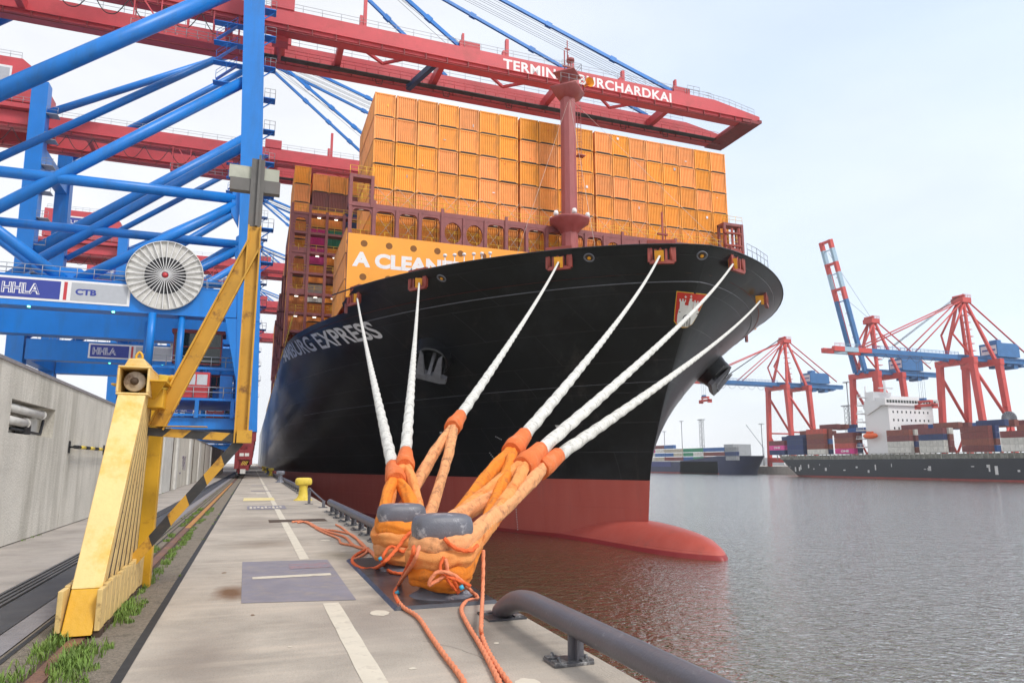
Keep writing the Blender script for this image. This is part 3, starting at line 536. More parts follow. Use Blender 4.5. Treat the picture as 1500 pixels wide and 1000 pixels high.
bollard(tuple(B2), 'grey mooring bollard standing just behind the nearest wrapped one', 'grey', 'large grey bollards on the base plate')
for i, (x, y, mtn, lab, s_) in enumerate(((2.12, 31.5, 'bollyellow', 'yellow bollard nearest the camera, beyond the end of the grey pipe', .98), (2.25, 61, 'grey', 'small grey bollard between the two yellow bollards along the quay', .98),
        (2.25, 92, 'bollyellow', 'second yellow bollard along the quay, just beyond the bare grey one', 1.0), (2.25, 106, 'grey', 'tiny far grey bollard beside the second yellow bollard', 1.0), (2.25, 122, 'bollyellow', 'third yellow bollard far down the quay', 1.0), (2.25, 152, 'bollyellow', 'farthest tiny yellow bollard at the foot of the black hull', 1.0))):
    bollard((x, y, 0), lab, mtn, 'bollards along the quay edge', s_)
# ================================================================== EDGE PIPES
def bracket(x, y, parent, s=1.0, det=True):
    g = MB(); g.box((x - .17, y - .12, .0), (x + .17, y + .12, .025)); bp_ = g.build('bracket_plate', M['plate'] if not det else M['galv'], parent, bevel=.004)
    g = MB(); g.box((x + .0, y - .012, .025), (x + .13, y + .012, .21)); g.box((x + .05, y - .06, .025), (x + .07, y + .06, .2)); g.build('bracket_web', M['pipe'], parent)
    if det:
        for (dx, dy) in ((-.11, .075), (-.11, -.07), (.12, -.07), (.12, .08)):
            g = MB(); g.box((x + dx - .05, y + dy - .042, .025), (x + dx + .05, y + dy + .042, .038)); g.lathe((x + dx, y + dy, .038), [(.018, 0), (.018, .018), (.012, .03), (0, .032)], 6); g.build('bolt', M['galv'], bp_)
def pipe(y0, y1, label, arch0, arch1, step, det, x=2.50, r=.098):
    t = thing('edge_pipe', (x, (y0 + y1) / 2, 0), label, 'pipe rail', 'grey pipe rails along the quay edge'); z = .285
    pts = []
    if arch1: pts += [(x, y1, .04), (x, y1 - .18, .13), (x, y1 - .42, .22), (x, y1 - .75, z - .01)]
    else: pts += [(x, y1, z)]
    ym = y1 - 1.2 if arch1 else y1 - .3
    yend = y0 + (1.2 if arch0 else .3)
    k = max(2, int((ym - yend) / 1.5))
    for i in range(k + 1): pts.append((x, ym + (yend - ym) * i / k, z))
    if arch0: pts += [(x, y0 + .75, z - .01), (x, y0 + .42, .22), (x, y0 + .18, .13), (x, y0, .04)]
    else: pts += [(x, y0, z)]
    g = MB(); g.tube(sm(pts, 5), r, 20); g.build('pipe', M['pipe'], t)
    y = y1 - (1.78 if arch1 else .7)
    while y > y0 + .3: bracket(x - .06, y, t, det=det); y -= step
    if arch1:
        g = MB(); g.box((x - .20, y1 - .22, .0), (x + .2, y1 + .2, .02)); pl = g.build('end_plate', M['plate'], t)
        g = MB(); g.box((x - .18, y1 + .06, .02), (x - .06, y1 + .16, .035)); g.box((x + .08, y1 - .2, .02), (x + .17, y1 - .1, .035)); g.build('bolt', M['galv'], pl)
    return t
pipe(1.2, 7.12, 'thick grey pipe rail curving down to the quay at the bottom right', False, True, 1.65, True)
pipe(12.3, 24.2, 'grey pipe rail just behind the wrapped bollards, ending before the yellow bollard', False, False, 1.28, True)
pipe(34.5, 59.5, 'grey pipe rail between the near yellow bollard and the small grey bollard', False, False, 2.2, False)
pipe(63, 90, 'far grey pipe rail beyond the small grey bollard', False, False, 3, False)
t = thing('chain_post', (2.2, 27.5, 0), 'pair of grey posts with a drooping bar beside the near yellow bollard', 'posts')
g = MB(); g.box((2.10, 28.4, 0), (2.2, 28.5, .62)); g.box((2.0, 28.35, 0), (2.3, 28.55, .02)); g.build('post', M['pipe'], t)
g = MB(); g.box((2.42, 26.0, 0), (2.52, 26.1, .25)); g.box((2.3, 25.9, 0), (2.6, 26.15, .02)); g.build('post', M['pipe'], t)
g = MB(); g.tube(sm([(2.15, 28.45, .6), (2.3, 27.6, .42), (2.47, 26.05, .22)], 5), .03, 8); g.build('bar', M['pipe'], t)
# ================================================================== HULL (analytic surface, used by ropes too)
CX = 33.8; BH = 30.5
def lerp(a, b, t): return a + (b - a) * t
def interp(tab, x):
    if x <= tab[0][0]: return tab[0][1]
    for (a, b), (c, d) in zip(tab, tab[1:]):
        if x <= c: return lerp(b, d, (x - a) / (c - a))
    return tab[-1][1]
STEM = [(-12, 57.6), (-6, 56.6), (0, 55.8), (2.2, 55.3), (4.3, 54.3), (7, 53.0), (10, 51.3), (14.3, 48.6), (17, 46.7), (18.9, 45.4), (21, 44.2)]
def fl(z): return max(0.0, min(1.0, (z - 0.0) / 18.9))
def hh(Y, z):
    t = Y - interp(STEM, z)
    if t <= 0: return 0.0
    f = fl(z); e = f ** 1.15
    Lz = lerp(122, 48, e); q = lerp(.98, .65, e ** .9)
    u = min(1, t / Lz); return BH * (1 - (1 - u) ** 2) ** q
def hp(Y, z, side=-1): return Vector((CX + side * hh(Y, z), Y, z))
def hull_hit(px, py):
    d = ray(px, py).normalized(); s = 30.0
    while s < 400:
        p = CAMP + d * s
        if p.y > interp(STEM, p.z) and abs(p.x - CX) < hh(p.y, p.z): 
            lo, hi = s - .5, s
            for _ in range(20):
                m_ = (lo + hi) / 2; p = CAMP + d * m_
                if p.y > interp(STEM, p.z) and abs(p.x - CX) < hh(p.y, p.z): hi = m_
                else: lo = m_
            return CAMP + d * hi
        s += .5
    return CAMP + d * 70
def hull_n(p):
    side = -1 if p.x < CX else 1; e = .15
    a = hp(p.y + e, p.z, side) - hp(p.y - e, p.z, side); b = hp(p.y, p.z + e, side) - hp(p.y, p.z - e, side)
    n = a.cross(b).normalized()
    if n.x * side < 0 and abs(n.x) > .02: n = -n
    if n.y > 0 and abs(n.x) <= .3: n = -n
    return n
# ================================================================== MOORING LINES
CH = [(523, 432), (614, 408), (818, 376), (967, 370), (1074, 380), (1128, 410)]
def on_rim(px, z=18.1, far=False):     # point of the bulwark at height z seen at that picture column
    best = None; rng = [(Y * .05 + 45.3, sd) for Y in range(0, 620) for sd in (-1, 1)]
    for Y, sd in rng:
        if Y <= interp(STEM, z): continue
        p = hp(Y, z, sd); d = abs(pj(p)[0] - px)
        if sd > 0 and p.y > 54: continue
        if best is None or d < best[0]: best = (d, p)
    return best[1]
CHP = [on_rim(c[0], 18.15 if i < 5 else 17.4) for i, c in enumerate(CH)]
COL = [(590, 688), (613, 668), (672, 655), (764, 670), (786, 672), (812, 668)]
LABS = ['leftmost white mooring line, its orange eye around the rear bollard', 'second white mooring line from the left, nearly vertical in front of the anchor', 'third white mooring line from the left, leaning right above the rear bollard',
        'fourth white mooring line from the left, inner one of the three running right', 'fifth white mooring line, crossing the red and white coat of arms', 'rightmost white mooring line, running past the orange plate under the bow']
def on_line(a, b, px):
    best = None
    for i in range(4, 400):
        s = i / 1600; p = a.lerp(b, s); x, y = pj(p); d = abs(x - px[0]) * 1 + abs(y - px[1]) * .35
        if best is None or d < best[0]: best = (d, s)
    return best[1]
for i in range(6):
    B = B2 if i < 3 else B1; j = i % 3; top = CHP[i]; zb = (.60, .46, .32)[j] if i < 3 else (.31, .46, .60)[j]
    st = B + Vector((0, 0, .9)) if i < 3 else B + Vector((0, 0, .6)); s = on_line(st, top, COL[i]); cpt = st.lerp(top, s)
    dr = (Vector((top.x, top.y, 0)) - Vector((B.x, B.y, 0))).normalized(); sdv = Vector((dr.y, -dr.x, 0))
    t = thing('mooring_line', (B.x, B.y, 0), LABS[i], 'mooring line', 'white mooring lines from the bow to the bollards')
    # hawser with a slight sag
    pts = []; rs = []
    for k in range(41):
        u = k / 40; p = cpt.lerp(top, u); p.z -= 4 * .35 * u * (1 - u) * (1.2 if i > 2 else .7); pts.append(p); rs.append(.112 - .030 * min(1, u * 3.0))
    dln = (top - cpt).normalized()
    g = MB(); P2, Q2 = [], []
    for k in range(40):
        L0 = (pts[k + 1] - pts[k]).length; m_ = 12 if k < 12 else 3
        for q_ in range(m_): P2.append(pts[k].lerp(pts[k + 1], q_ / m_)); Q2.append(lerp(rs[k], rs[k + 1], q_ / m_))
    P2.append(pts[-1]); Q2.append(rs[-1]); g.tube(P2, Q2, 20, tref=.075, twist=2.4, fold=.035); hw = g.build('hawser', M['white_rope'], t)
    g = MB(); g.tube([cpt + dln * .2, cpt + dln * .05, cpt - dln * .2, cpt - dln * .45, cpt - dln * .72], [.132, .137, .15, .175, .165], 30, fold=.05, flat=(1.0, 1.05)); g.build('sleeve', M['sleeve'], t)
    # eye
    rr = .30 + .035 * (j % 2); wob = random.Random(i * 5 + 1); fk = ['fabricb', 'fabric', 'fabricp', 'fabricb', 'fabric', 'fabricp'][i]
    e0 = cpt - dln * .55
    ang0 = math.atan2(dr.y, dr.x)
    P = []
    zj = (lambda a: zb + wob.uniform(-.03, .03))
    a_l = ang0 + math.pi / 2; a_r = ang0 - math.pi / 2
    pl = Vector((B.x + rr * math.cos(a_l), B.y + rr * math.sin(a_l), zb + .06)); pr = Vector((B.x + rr * math.cos(a_r), B.y + rr * math.sin(a_r), zb + .03))
    up = lambda p_, f, dz: p_.lerp(e0, f) + Vector((0, 0, dz))
    P += [e0, up(pl, .72, .0) - sdv * .05, up(pl, .4, -.02) - sdv * .03, up(pl, .15, .0), pl]
    for k in range(1, 8):
        a = a_l + math.pi * k / 8; P.append(Vector((B.x + rr * math.cos(a), B.y + rr * math.sin(a), zb + wob.uniform(-.02, .02))))
    P += [pr, up(pr, .15, -.01), up(pr, .4, -.02) + sdv * .03, up(pr, .72, 0) + sdv * .05, e0]
    S = sm(P, 6); N_ = len(S); rad = []
    for k, p in enumerate(S):
        dB = (Vector((p.x - B.x, p.y - B.y, 0))).length; wr = max(0, min(1, (1.1 - dB) / .7))
        rad.append(lerp(.100, .103, wr) * (1 + .07 * math.sin(k * .45 + i * 2) + wob.uniform(-.012, .012)))
    S2, R2 = [], []
    for k in range(len(S) - 1):
        m_ = max(1, int((S[k + 1] - S[k]).length / .014))
        for q_ in range(m_): S2.append(S[k].lerp(S[k + 1], q_ / m_)); R2.append(lerp(rad[k], rad[k + 1], q_ / m_))
    g = MB(); g.tube(S2, R2, 40, flat=(.92, 1.15), fold=.08, wrk=.028); o = g.build('eye_sling', M[fk], t)
# lower loose fold of sling around each bollard base
for i, (B, mtn) in enumerate(((B1, 'fabricb'), (B2, 'fabric'))):
    pts = []; r_ = random.Random(i)
    for k in range(26):
        a = 6.283 * k / 26; rr = .285 + .02 * math.sin(3 * a); pts.append((B.x + rr * math.cos(a), B.y + rr * math.sin(a), .22 + .02 * math.sin(2 * a + 1)))
    g = MB(); g.tube(sm(pts, 6, True), .085, 36, closed=True, flat=(1, 1.15), fold=.10, wrk=.03); o = g.build('sling_fold', M[mtn], label=('bright orange sling fold low around the nearest bollard', 'orange sling fold low around the rear bollard')[i], category='sling', group='sling folds around the bollards')
# ================================================================== ORANGE ROPES
def rope(pts, r, label, mt='oropep', name='rope', closed=False, n=7):
    P = sm(pts, n); 
    # resample evenly so the strands twist evenly
    out = [P[0]]; acc = 0; stp = max(.012, r * .8)
    for a, b in zip(P, P[1:]):
        d = (b - a).length
        if d < 1e-6: continue
        while acc + d >= stp:
            f = (stp - acc) / d; a = a.lerp(b, f); out.append(a.copy()); d = (b - a).length; acc = 0
        acc += d
    g = MB(); g.tube(out, r, 12, tref=.16, twist=1.0 / (r * 2.6))
    return g.build(name, M[mt], label=label, category='rope', group='loose orange messenger ropes')
def G(pxs, z=.028): return [atZ(x, y, z) for x, y in pxs]
def Bz(x, y, B, rr=.42): # pixel onto a vertical plane just in front of a bollard
    return atY(x, y, B.y - rr)
f1 = [Bz(618, 800, B1, .44), Bz(608, 825, B1, .5), Bz(590, 850, B1, .42)]
rope([Bz(614, 800, B1, .47), Bz(606, 822, B1, .50)] + G([(583, 858), (580, 872), (590, 888), (612, 903), (632, 932), (652, 960), (676, 992), (700, 1040), (730, 1100)]), .021, 'orange rope hanging from the left of the nearest bollard and running to the bottom edge')
rope([Bz(606, 800, B1, .47), Bz(603, 815, B1, .50), atZ(586, 852, .06), atZ(578, 868, .03), atZ(584, 884, .03)], .021, 'short second strand twisted beside the rope left of the nearest bollard', 'orope')
rope([Bz(652, 818, B1, .46), Bz(655, 838, B1, .47), Bz(640, 850, B1, .45), Bz(628, 856, B1, .46), Bz(640, 838, B1, .48), Bz(665, 842, B1, .48)] + [atZ(690, 865, .1)] + G([(700, 876), (684, 880), (676, 892), (684, 912), (704, 945), (725, 985), (745, 1030)]), .021, 'orange rope knotted at the foot of the nearest bollard, then curling to the bottom edge')
rope([Bz(708, 805, B1, .30), Bz(708, 830, B1, .36), Bz(707, 870, B1, .6), atZ(705, 915, .1)] + G([(706, 930), (716, 955), (735, 985), (752, 1010), (790, 1090)]), .020, 'orange rope hanging straight down from the right side of the nearest bollard')
rope([Bz(650, 815, B1, .455), Bz(645, 835, B1, .48), Bz(665, 850, B1, .48), Bz(672, 868, B1, .45), Bz(655, 845, B1, .49), Bz(690, 858, B1, .48)], .018, 'knotted orange rope bow on the front of the nearest sling', 'orope')
rope([Bz(650, 788, B1, .40), Bz(668, 803, B1, .44), Bz(690, 806, B1, .40), Bz(700, 797, B1, .33)], .022, 'thick orange rope tucked under the head of the nearest bollard', 'orope')
rope([Bz(618, 776, B2, .40), Bz(598, 782, B2, .46), Bz(580, 805, B2, .6), Bz(562, 824, B2, .8)] + G([(548, 832), (530, 832), (516, 822), (522, 812), (540, 803)], .03), .024, 'thick orange rope looping from the rear bollard onto the quay', 'orope')
rope([Bz(600, 800, B2, .40), Bz(590, 808, B2, .42), Bz(572, 800, B2, .44), Bz(560, 818, B2, .6)] + G([(564, 830), (575, 838), (598, 840), (618, 838)], .06), .021, 'orange rope lying on the base plate between the two wrapped bollards', 'orope')
rope(G([(428, 764), (441, 763), (452, 766), (460, 771), (480, 778), (505, 786), (518, 798), (540, 806), (552, 818)]), .024, 'long orange rope stretching from the drain cover towards the rear bollard')
rope(G([(436, 765), (450, 764), (470, 774), (492, 777), (516, 783), (530, 797), (545, 808), (556, 822)]), .022, 'orange rope crossing beside the longest loose one on the quay')
rope(G([(492, 768), (500, 772), (513, 782), (528, 793), (540, 806), (552, 815), (560, 822)]), .022, 'short orange rope nearest the brackets of the far pipe')
rope(G([(462, 773), (474, 779), (495, 788), (500, 795), (520, 799), (537, 805), (532, 812), (516, 820)]), .02, 'kinked orange rope on the left of the loose tangle')
for i, (x, y, B, r_) in enumerate(((676, 860, B1, .50), (582, 868, B1, .5), (557, 818, B2, .72))):
    p = Bz(x, y, B, r_) if i != 1 else atZ(582, 868, .05); g = MB(); g.cyl(p - Vector((.02, 0, .01)), p + Vector((.02, 0, .01)), .026, 10)
    g.build('tape_band', M['tape'], label=('blue tape on the knotted rope in front of the nearest bollard', 'blue tape on the rope left of the nearest bollard', 'blue tape where the ropes meet beside the rear bollard')[i], category='tape')
# ================================================================== THE BLACK CONTAINER SHIP
ship = thing('container_ship', (CX, 240, WATER), 'huge black container ship with a red lower hull and bulbous bow', 'ship')
def hull_mat():
    m = mat('black hull paint', (0.006, 0.007, 0.010), 0.30, var=0.25, scale=0.15, dirt=(0.045, 0.05, 0.06), dirt_amt=0.5, dscale=0.12, streak=False, dlo=0.5, dhi=0.75, spec=0.5, bump=0.10, bscale=.35)
    t = m.node_tree; b = t.nodes['Principled BSDF']; lk = t.links.new; src = b.inputs['Base Color'].links[0].from_socket
    ge = t.nodes.new('ShaderNodeNewGeometry'); sp = t.nodes.new('ShaderNodeSeparateXYZ'); lk(ge.outputs['Position'], sp.inputs[0])
    g1 = t.nodes.new('ShaderNodeMath'); g1.operation = 'LESS_THAN'; g1.inputs[1].default_value = 0.0; lk(sp.outputs[2], g1.inputs[0])
    rd = t.nodes.new('ShaderNodeMix'); rd.data_type = 'RGBA'; rd.inputs[6].default_value = (0.42, 0.065, 0.045, 1); rd.inputs[7].default_value = (0.50, 0.11, 0.085, 1)
    n = t.nodes.new('ShaderNodeTexNoise'); n.inputs['Scale'].default_value = .8; n.inputs['Detail'].default_value = 8; co = t.nodes.new('ShaderNodeTexCoord'); mp_ = t.nodes.new('ShaderNodeMapping'); mp_.inputs['Scale'].default_value = (1, 1, .25)
    lk(co.outputs['Object'], mp_.inputs[0]); lk(mp_.outputs[0], n.inputs['Vector']); lk(n.outputs[0], rd.inputs[0])
    x = t.nodes.new('ShaderNodeMix'); x.data_type = 'RGBA'; lk(g1.outputs[0], x.inputs[0]); lk(src, x.inputs[6]); lk(rd.outputs[2], x.inputs[7])
    # wet dark band just above the water
    g2 = t.nodes.new('ShaderNodeMath'); g2.operation = 'LESS_THAN'; g2.inputs[1].default_value = WATER + .35; lk(sp.outputs[2], g2.inputs[0])
    y = t.nodes.new('ShaderNodeMix'); y.data_type = 'RGBA'; y.inputs[7].default_value = (.26, .015, .015, 1); lk(g2.outputs[0], y.inputs[0]); lk(x.outputs[2], y.inputs[6]); lk(y.outputs[2], b.inputs['Base Color'])
    ro = t.nodes.new('ShaderNodeMapRange'); ro.inputs[3].default_value = .30; ro.inputs[4].default_value = .5; b.inputs['Coat Weight'].default_value = .08; b.inputs['Coat Roughness'].default_value = .12; lk(g1.outputs[0], ro.inputs[0]); lk(ro.outputs[0], b.inputs['Roughness'])
    bk = t.nodes.new('ShaderNodeTexBrick'); bk.inputs['Scale'].default_value = 1; bk.inputs['Brick Width'].default_value = 9; bk.inputs['Row Height'].default_value = 2.6; bk.inputs['Mortar Size'].default_value = .035; bk.inputs['Mortar Smooth'].default_value = 1
    cb = t.nodes.new('ShaderNodeCombineXYZ'); lk(sp.outputs[1], cb.inputs[0]); lk(sp.outputs[2], cb.inputs[1]); lk(cb.outputs[0], bk.inputs['Vector'])
    ob = [n_ for n_ in t.nodes if n_.type == 'BUMP'][0]; b2 = t.nodes.new('ShaderNodeBump'); b2.inputs['Strength'].default_value = .6; b2.inputs['Distance'].default_value = .03; b2.invert = True
    lk(bk.outputs['Fac'], b2.inputs['Height']); lk(ob.outputs[0], b2.inputs['Normal']); lk(b2.outputs[0], b.inputs['Normal'])
    sn = t.nodes.new('ShaderNodeTexNoise'); sn.inputs['Scale'].default_value = .5; sn.inputs['Detail'].default_value = 9; sn.inputs['Roughness'].default_value = .7; ms = t.nodes.new('ShaderNodeMapping'); ms.inputs['Scale'].default_value = (1, .6, .08); lk(co.outputs['Object'], ms.inputs[0]); lk(ms.outputs[0], sn.inputs['Vector'])
    sr = t.nodes.new('ShaderNodeMapRange'); sr.inputs[1].default_value = .58; sr.inputs[2].default_value = .78; sr.inputs[4].default_value = .5; lk(sn.outputs[0], sr.inputs[0])
    sx = t.nodes.new('ShaderNodeMix'); sx.data_type = 'RGBA'; sx.inputs[7].default_value = (.10, .085, .08, 1); lk(sr.outputs[0], sx.inputs[0]); lk(y.outputs[2], sx.inputs[6]); lk(sx.outputs[2], b.inputs['Base Color'])
    return m
M['hull'] = hull_mat()
M['black_hull_plain'] = mat('black bulwark paint', (0.013, 0.014, 0.017), 0.35, var=0.2, scale=0.3, spec=0.35)
YEND = 440
zs = [-12, -9, -7, -5, -3, -1.5, -.6, 0.0, .6, 1.5, 3, 4.5, 6, 7.5, 9, 10.5, 12, 13.2, 14.4, 15.4, 16.2, 17.0]
def ztop(Y): return 18.9 if Y < 73.5 else (18.9 - 1.5 * (Y - 73.5) / 1.2 if Y < 74.7 else 17.4)
ts = [0]
t_ = 0.04
while t_ < 130: ts.append(t_); t_ *= 1.16; 
ts = [t for t in ts if t < 118] + [122, 135, 160, 200, 260, 330]
for x in (27.9, 28.6, 29.3): ts.append(x)
ts.sort()
def surf_rows(zlist, side):
    rows = []
    for z in zlist:
        ys = interp(STEM, z); row = []
        for t in ts:
            Y = ys + t; row.append(hp(Y, z, side) if t < 129 else Vector((CX + side * BH, Y, z)))
        if Y < YEND: row.append(Vector((CX + side * BH, YEND, z)))
        rows.append(row)
    return rows
g = MB()
for side in (-1, 1):
    rows = surf_rows(zs, side); last = []
    ys = interp(STEM, 18.9)
    ys17 = interp(STEM, 17.0)
    for t in ts:
        Yb = ys17 + t; zt_ = ztop(Yb); f = (zt_ - 17.0) / 1.9; Y = lerp(Yb, ys + t, f); last.append(hp(Y, zt_, side) if t < 129 else Vector((CX + side * BH, Y, zt_)))
    last.append(Vector((CX + side * BH, YEND, 17.4))); rows.append(last)
    g.grid(rows, flip=(side > 0))
# transom and main deck
tr = [Vector((CX - BH, YEND, -12)), Vector((CX + BH, YEND, -12)), Vector((CX + BH, YEND, 17.4)), Vector((CX - BH, YEND, 17.4))]
g.add(tr, [(0, 1, 2, 3)])
g.build('hull', M['hull'], ship)
g = MB(); ys17 = interp(STEM, 17.0)
yy = [ys17 + .2 + i * 1.5 for i in range(60)] + [YEND - 1]
g.grid([[Vector((CX - max(0, hh(Y, 17.0) - .05), Y, 16.9)) for Y in yy], [Vector((CX + max(0, hh(Y, 17.0) - .05), Y, 16.9)) for Y in yy]], False); g.build('deck', M['shipred'], ship)
# weld line / rubbing strake below the bulwark, and bulwark top rail
for zz, r_, nm in ((16.3, .05, 'weld_line'), (8.6, .022, 'weld_line')):
    for side in (-1, 1):
        ys = interp(STEM, zz); g = MB(); g.tube([hp(ys + t, zz, side) + Vector((side * .01, -.02, 0)) for t in ts if t < 60], r_, 4); g.build(nm, M['anchor'], ship)
g = MB()
for side in (-1, 1):
    g.tube([hp(45.4 + t, 18.9, side) for t in ts if t < 28.2], .07, 6)
g.build('bulwark_rail', M['black_hull_plain'], ship)
# bulbous bow
g = MB(); rows = []; n = 36
BT = [(45.5, .05, -6.0), (45.7, .7, -5.55), (46.2, 1.3, -5.1), (47, 1.95, -4.7), (48.5, 2.7, -4.25), (50.5, 3.3, -3.95), (53, 3.75, -3.75), (56, 4.1, -3.62), (60, 4.6, -3.6), (66, 5.9, -3.7), (74, 8.0, -4.0), (84, 10.8, -4.6), (92, 12.2, -6.2)]
tbx = [(a_, b_) for a_, b_, c_ in BT]; tbz = [(a_, c_) for a_, b_, c_ in BT]
for i in range(60):
    u = i / 59; Y = 45.5 + 46 * u ** 1.8; rx = interp(tbx, Y); zt_ = interp(tbz, Y); cz = -9.0; rz = zt_ - cz
    rows.append([Vector((CX + rx * math.copysign(abs(math.cos(6.2832 * k / n)) ** .8, math.cos(6.2832 * k / n)), Y, cz + rz * math.copysign(abs(math.sin(6.2832 * k / n)) ** .9, math.sin(6.2832 * k / n)))) for k in range(n + 1)])
g.grid(rows, flip=True); g.build('bulbous_bow', M['hull'], ship)
# lettering wrapped on the hull
def wrap_text(body, pA, pB, zlo, zhi, mtl, bold=.02, side=-1, spacing=1.0, off=.05, name='lettering', parent=None, z2=None):
    v, f = text_geo(body, bold, spacing); z2 = z2 or (zlo, zhi)
    n = 240; Y0, Y1 = pA, pB; zc = lambda u: lerp((zlo + zhi) / 2, (z2[0] + z2[1]) / 2, u); pts = [hp(Y0 + (Y1 - Y0) * i / n, zc(i / n), side) for i in range(n + 1)]; ac = [0]
    for a, b in zip(pts, pts[1:]): ac.append(ac[-1] + (b - a).length)
    def Yat(u):
        s = u * ac[-1]; lo = 0
        for i in range(n):
            if ac[i + 1] >= s: return Y0 + (Y1 - Y0) * (i + (s - ac[i]) / max(1e-9, ac[i + 1] - ac[i])) / n
        return Y1
    vs = []
    for a, b in v:
        Y = Yat(min(1, max(0, a))); z = lerp(lerp(zlo, zhi, b), lerp(z2[0], z2[1], b), a); Yz = Y + .35 * (interp(STEM, z) - interp(STEM, zc(a))); p = hp(Yz, z, side); vs.append(p + hull_n(p) * off)
    g = MB(); g.add(vs, f); return g.build(name, mtl, parent or ship)
tA = hull_hit(415, 523); tB = hull_hit(552, 482)
print('NAME', tA, tB, hull_hit(417, 533).z, hull_hit(417, 513).z, hull_hit(545, 473).z, hull_hit(549, 492).z)
Ya, Yb_ = tA.y, tB.y
wrap_text('HAMBURG EXPRESS', Ya, Yb_, tA.z - .85, tA.z + .85, M['white'], bold=.022, z2=(tB.z - .8, tB.z + .8))
wrap_text('HAMBURG EXPRESS', Yb_, Ya, tB.z - .8, tB.z + .8, M['white'], bold=.022, side=1, z2=(tA.z - .85, tA.z + .85))
# coat of arms (red shield, white castle) on the bow
def on_hull(px, py, off=.04):
    p = hull_hit(px, py); return p + hull_n(p) * off
def px_poly(poly, name, mtl, parent, off):
    # densify and fan from centroid so it follows the curved plate
    cx_ = sum(p[0] for p in poly) / len(poly); cy_ = sum(p[1] for p in poly) / len(poly)
    P = []
    for a, b in zip(poly, poly[1:] + poly[:1]):
        for k in range(4): P.append((a[0] + (b[0] - a[0]) * k / 4, a[1] + (b[1] - a[1]) * k / 4))
    rows = []
    for k in range(5):
        s = k / 4 * .999 + .001; rows.append([on_hull(cx_ + (x - cx_) * s, cy_ + (y - cy_) * s, off) for x, y in P + P[:1]])
    g = MB(); g.grid(rows, False); return g.build(name, mtl, parent)
M['shieldred'] = mat('shield red', (0.55, 0.03, 0.02), 0.5, var=.05); M['gold'] = mat('shield gold edge', (0.8, 0.5, 0.05), .5); M['shieldwhite'] = mat('shield white', (.72, .72, .7), .5, var=.05)
S0 = [(991, 426), (1035, 430.5), (1031, 441), (1021, 462), (1014, 474), (1007, 479), (1000, 480), (992, 477), (987, 470), (988, 455)]
sh = px_poly(S0, 'coat_of_arms', M['gold'], ship, .04)
c0 = (1007, 453); S1 = [(c0[0] + (x - c0[0]) * .95, c0[1] + (y - c0[1]) * .96) for x, y in S0]; px_poly(S1, 'shield_field', M['shieldred'], sh, .06)
def pxq(mb, quads, off=.10):
    for q in quads: mb.add([on_hull(x, y, off) for x, y in q], [tuple(range(len(q)))])
def dense(mb, q, off=.10, n=5):
    rows = []
    for i in range(n + 1):
        u = i / n; a_ = (lerp(q[0][0], q[3][0], u), lerp(q[0][1], q[3][1], u)); b_ = (lerp(q[1][0], q[2][0], u), lerp(q[1][1], q[2][1], u)); rows.append([on_hull(lerp(a_[0], b_[0], v / n), lerp(a_[1], b_[1], v / n), off) for v in range(n + 1)])
    mb.grid(rows, False)
g = MB()
dense(g, [(994, 452), (1023, 455), (1019, 464), (992, 461)]); dense(g, [(992, 460.5), (1019, 463.5), (1012, 474.5), (991, 473)]); dense(g, [(991, 472.6), (1012, 474), (1006, 478), (997, 478)])
pxq(g, [[(996, 440), (1003, 441), (1002, 453), (995, 452)], [(1009, 440), (1015, 441), (1013, 454), (1007, 454)], [(1015, 442), (1023, 443), (1021, 455), (1014, 454)],
        [(1002, 446), (1009, 447), (1007, 454), (1002, 453)],
        [(995, 437), (997, 437), (997, 441), (995, 441)], [(999, 437), (1001, 437), (1001, 441), (999, 441)], [(1003, 438), (1004.5, 438), (1004, 442), (1002.6, 442)],
        [(1010, 436.5), (1014, 436.5), (1013, 441), (1009.5, 441)], [(1016, 439), (1018, 439), (1018, 443), (1016, 443)], [(1020, 440), (1022, 440), (1022, 444), (1020, 444)],
        [(1003.4, 432.5), (1004.6, 432.5), (1004.6, 436), (1003.4, 436)], [(1002.3, 433.8), (1005.8, 433.8), (1005.8, 434.8), (1002.3, 434.8)],
        [(1011.6, 431.5), (1012.8, 431.5), (1012.8, 435.6), (1011.6, 435.6)], [(1010.4, 433), (1014, 433), (1014, 434), (1010.4, 434)]])
cs = g.build('castle', M['shieldwhite'], sh)
g = MB(); ar = [(1000, 477), (1000, 465), (1002, 461.5), (1005, 460.5), (1008, 462), (1009, 466), (1008.4, 477)]
for a, b in zip(ar, ar[1:]): g.beam(on_hull(*a, .14), on_hull(*b, .14), .03, .07)
for x in (1002.2, 1004.4, 1006.6): g.beam(on_hull(x, 464, .14), on_hull(x, 477, .14), .03, .035)
g.beam(on_hull(994, 456, .14), on_hull(1021, 459, .14), .03, .06)
g.build('gate_lines', M['black'], cs)
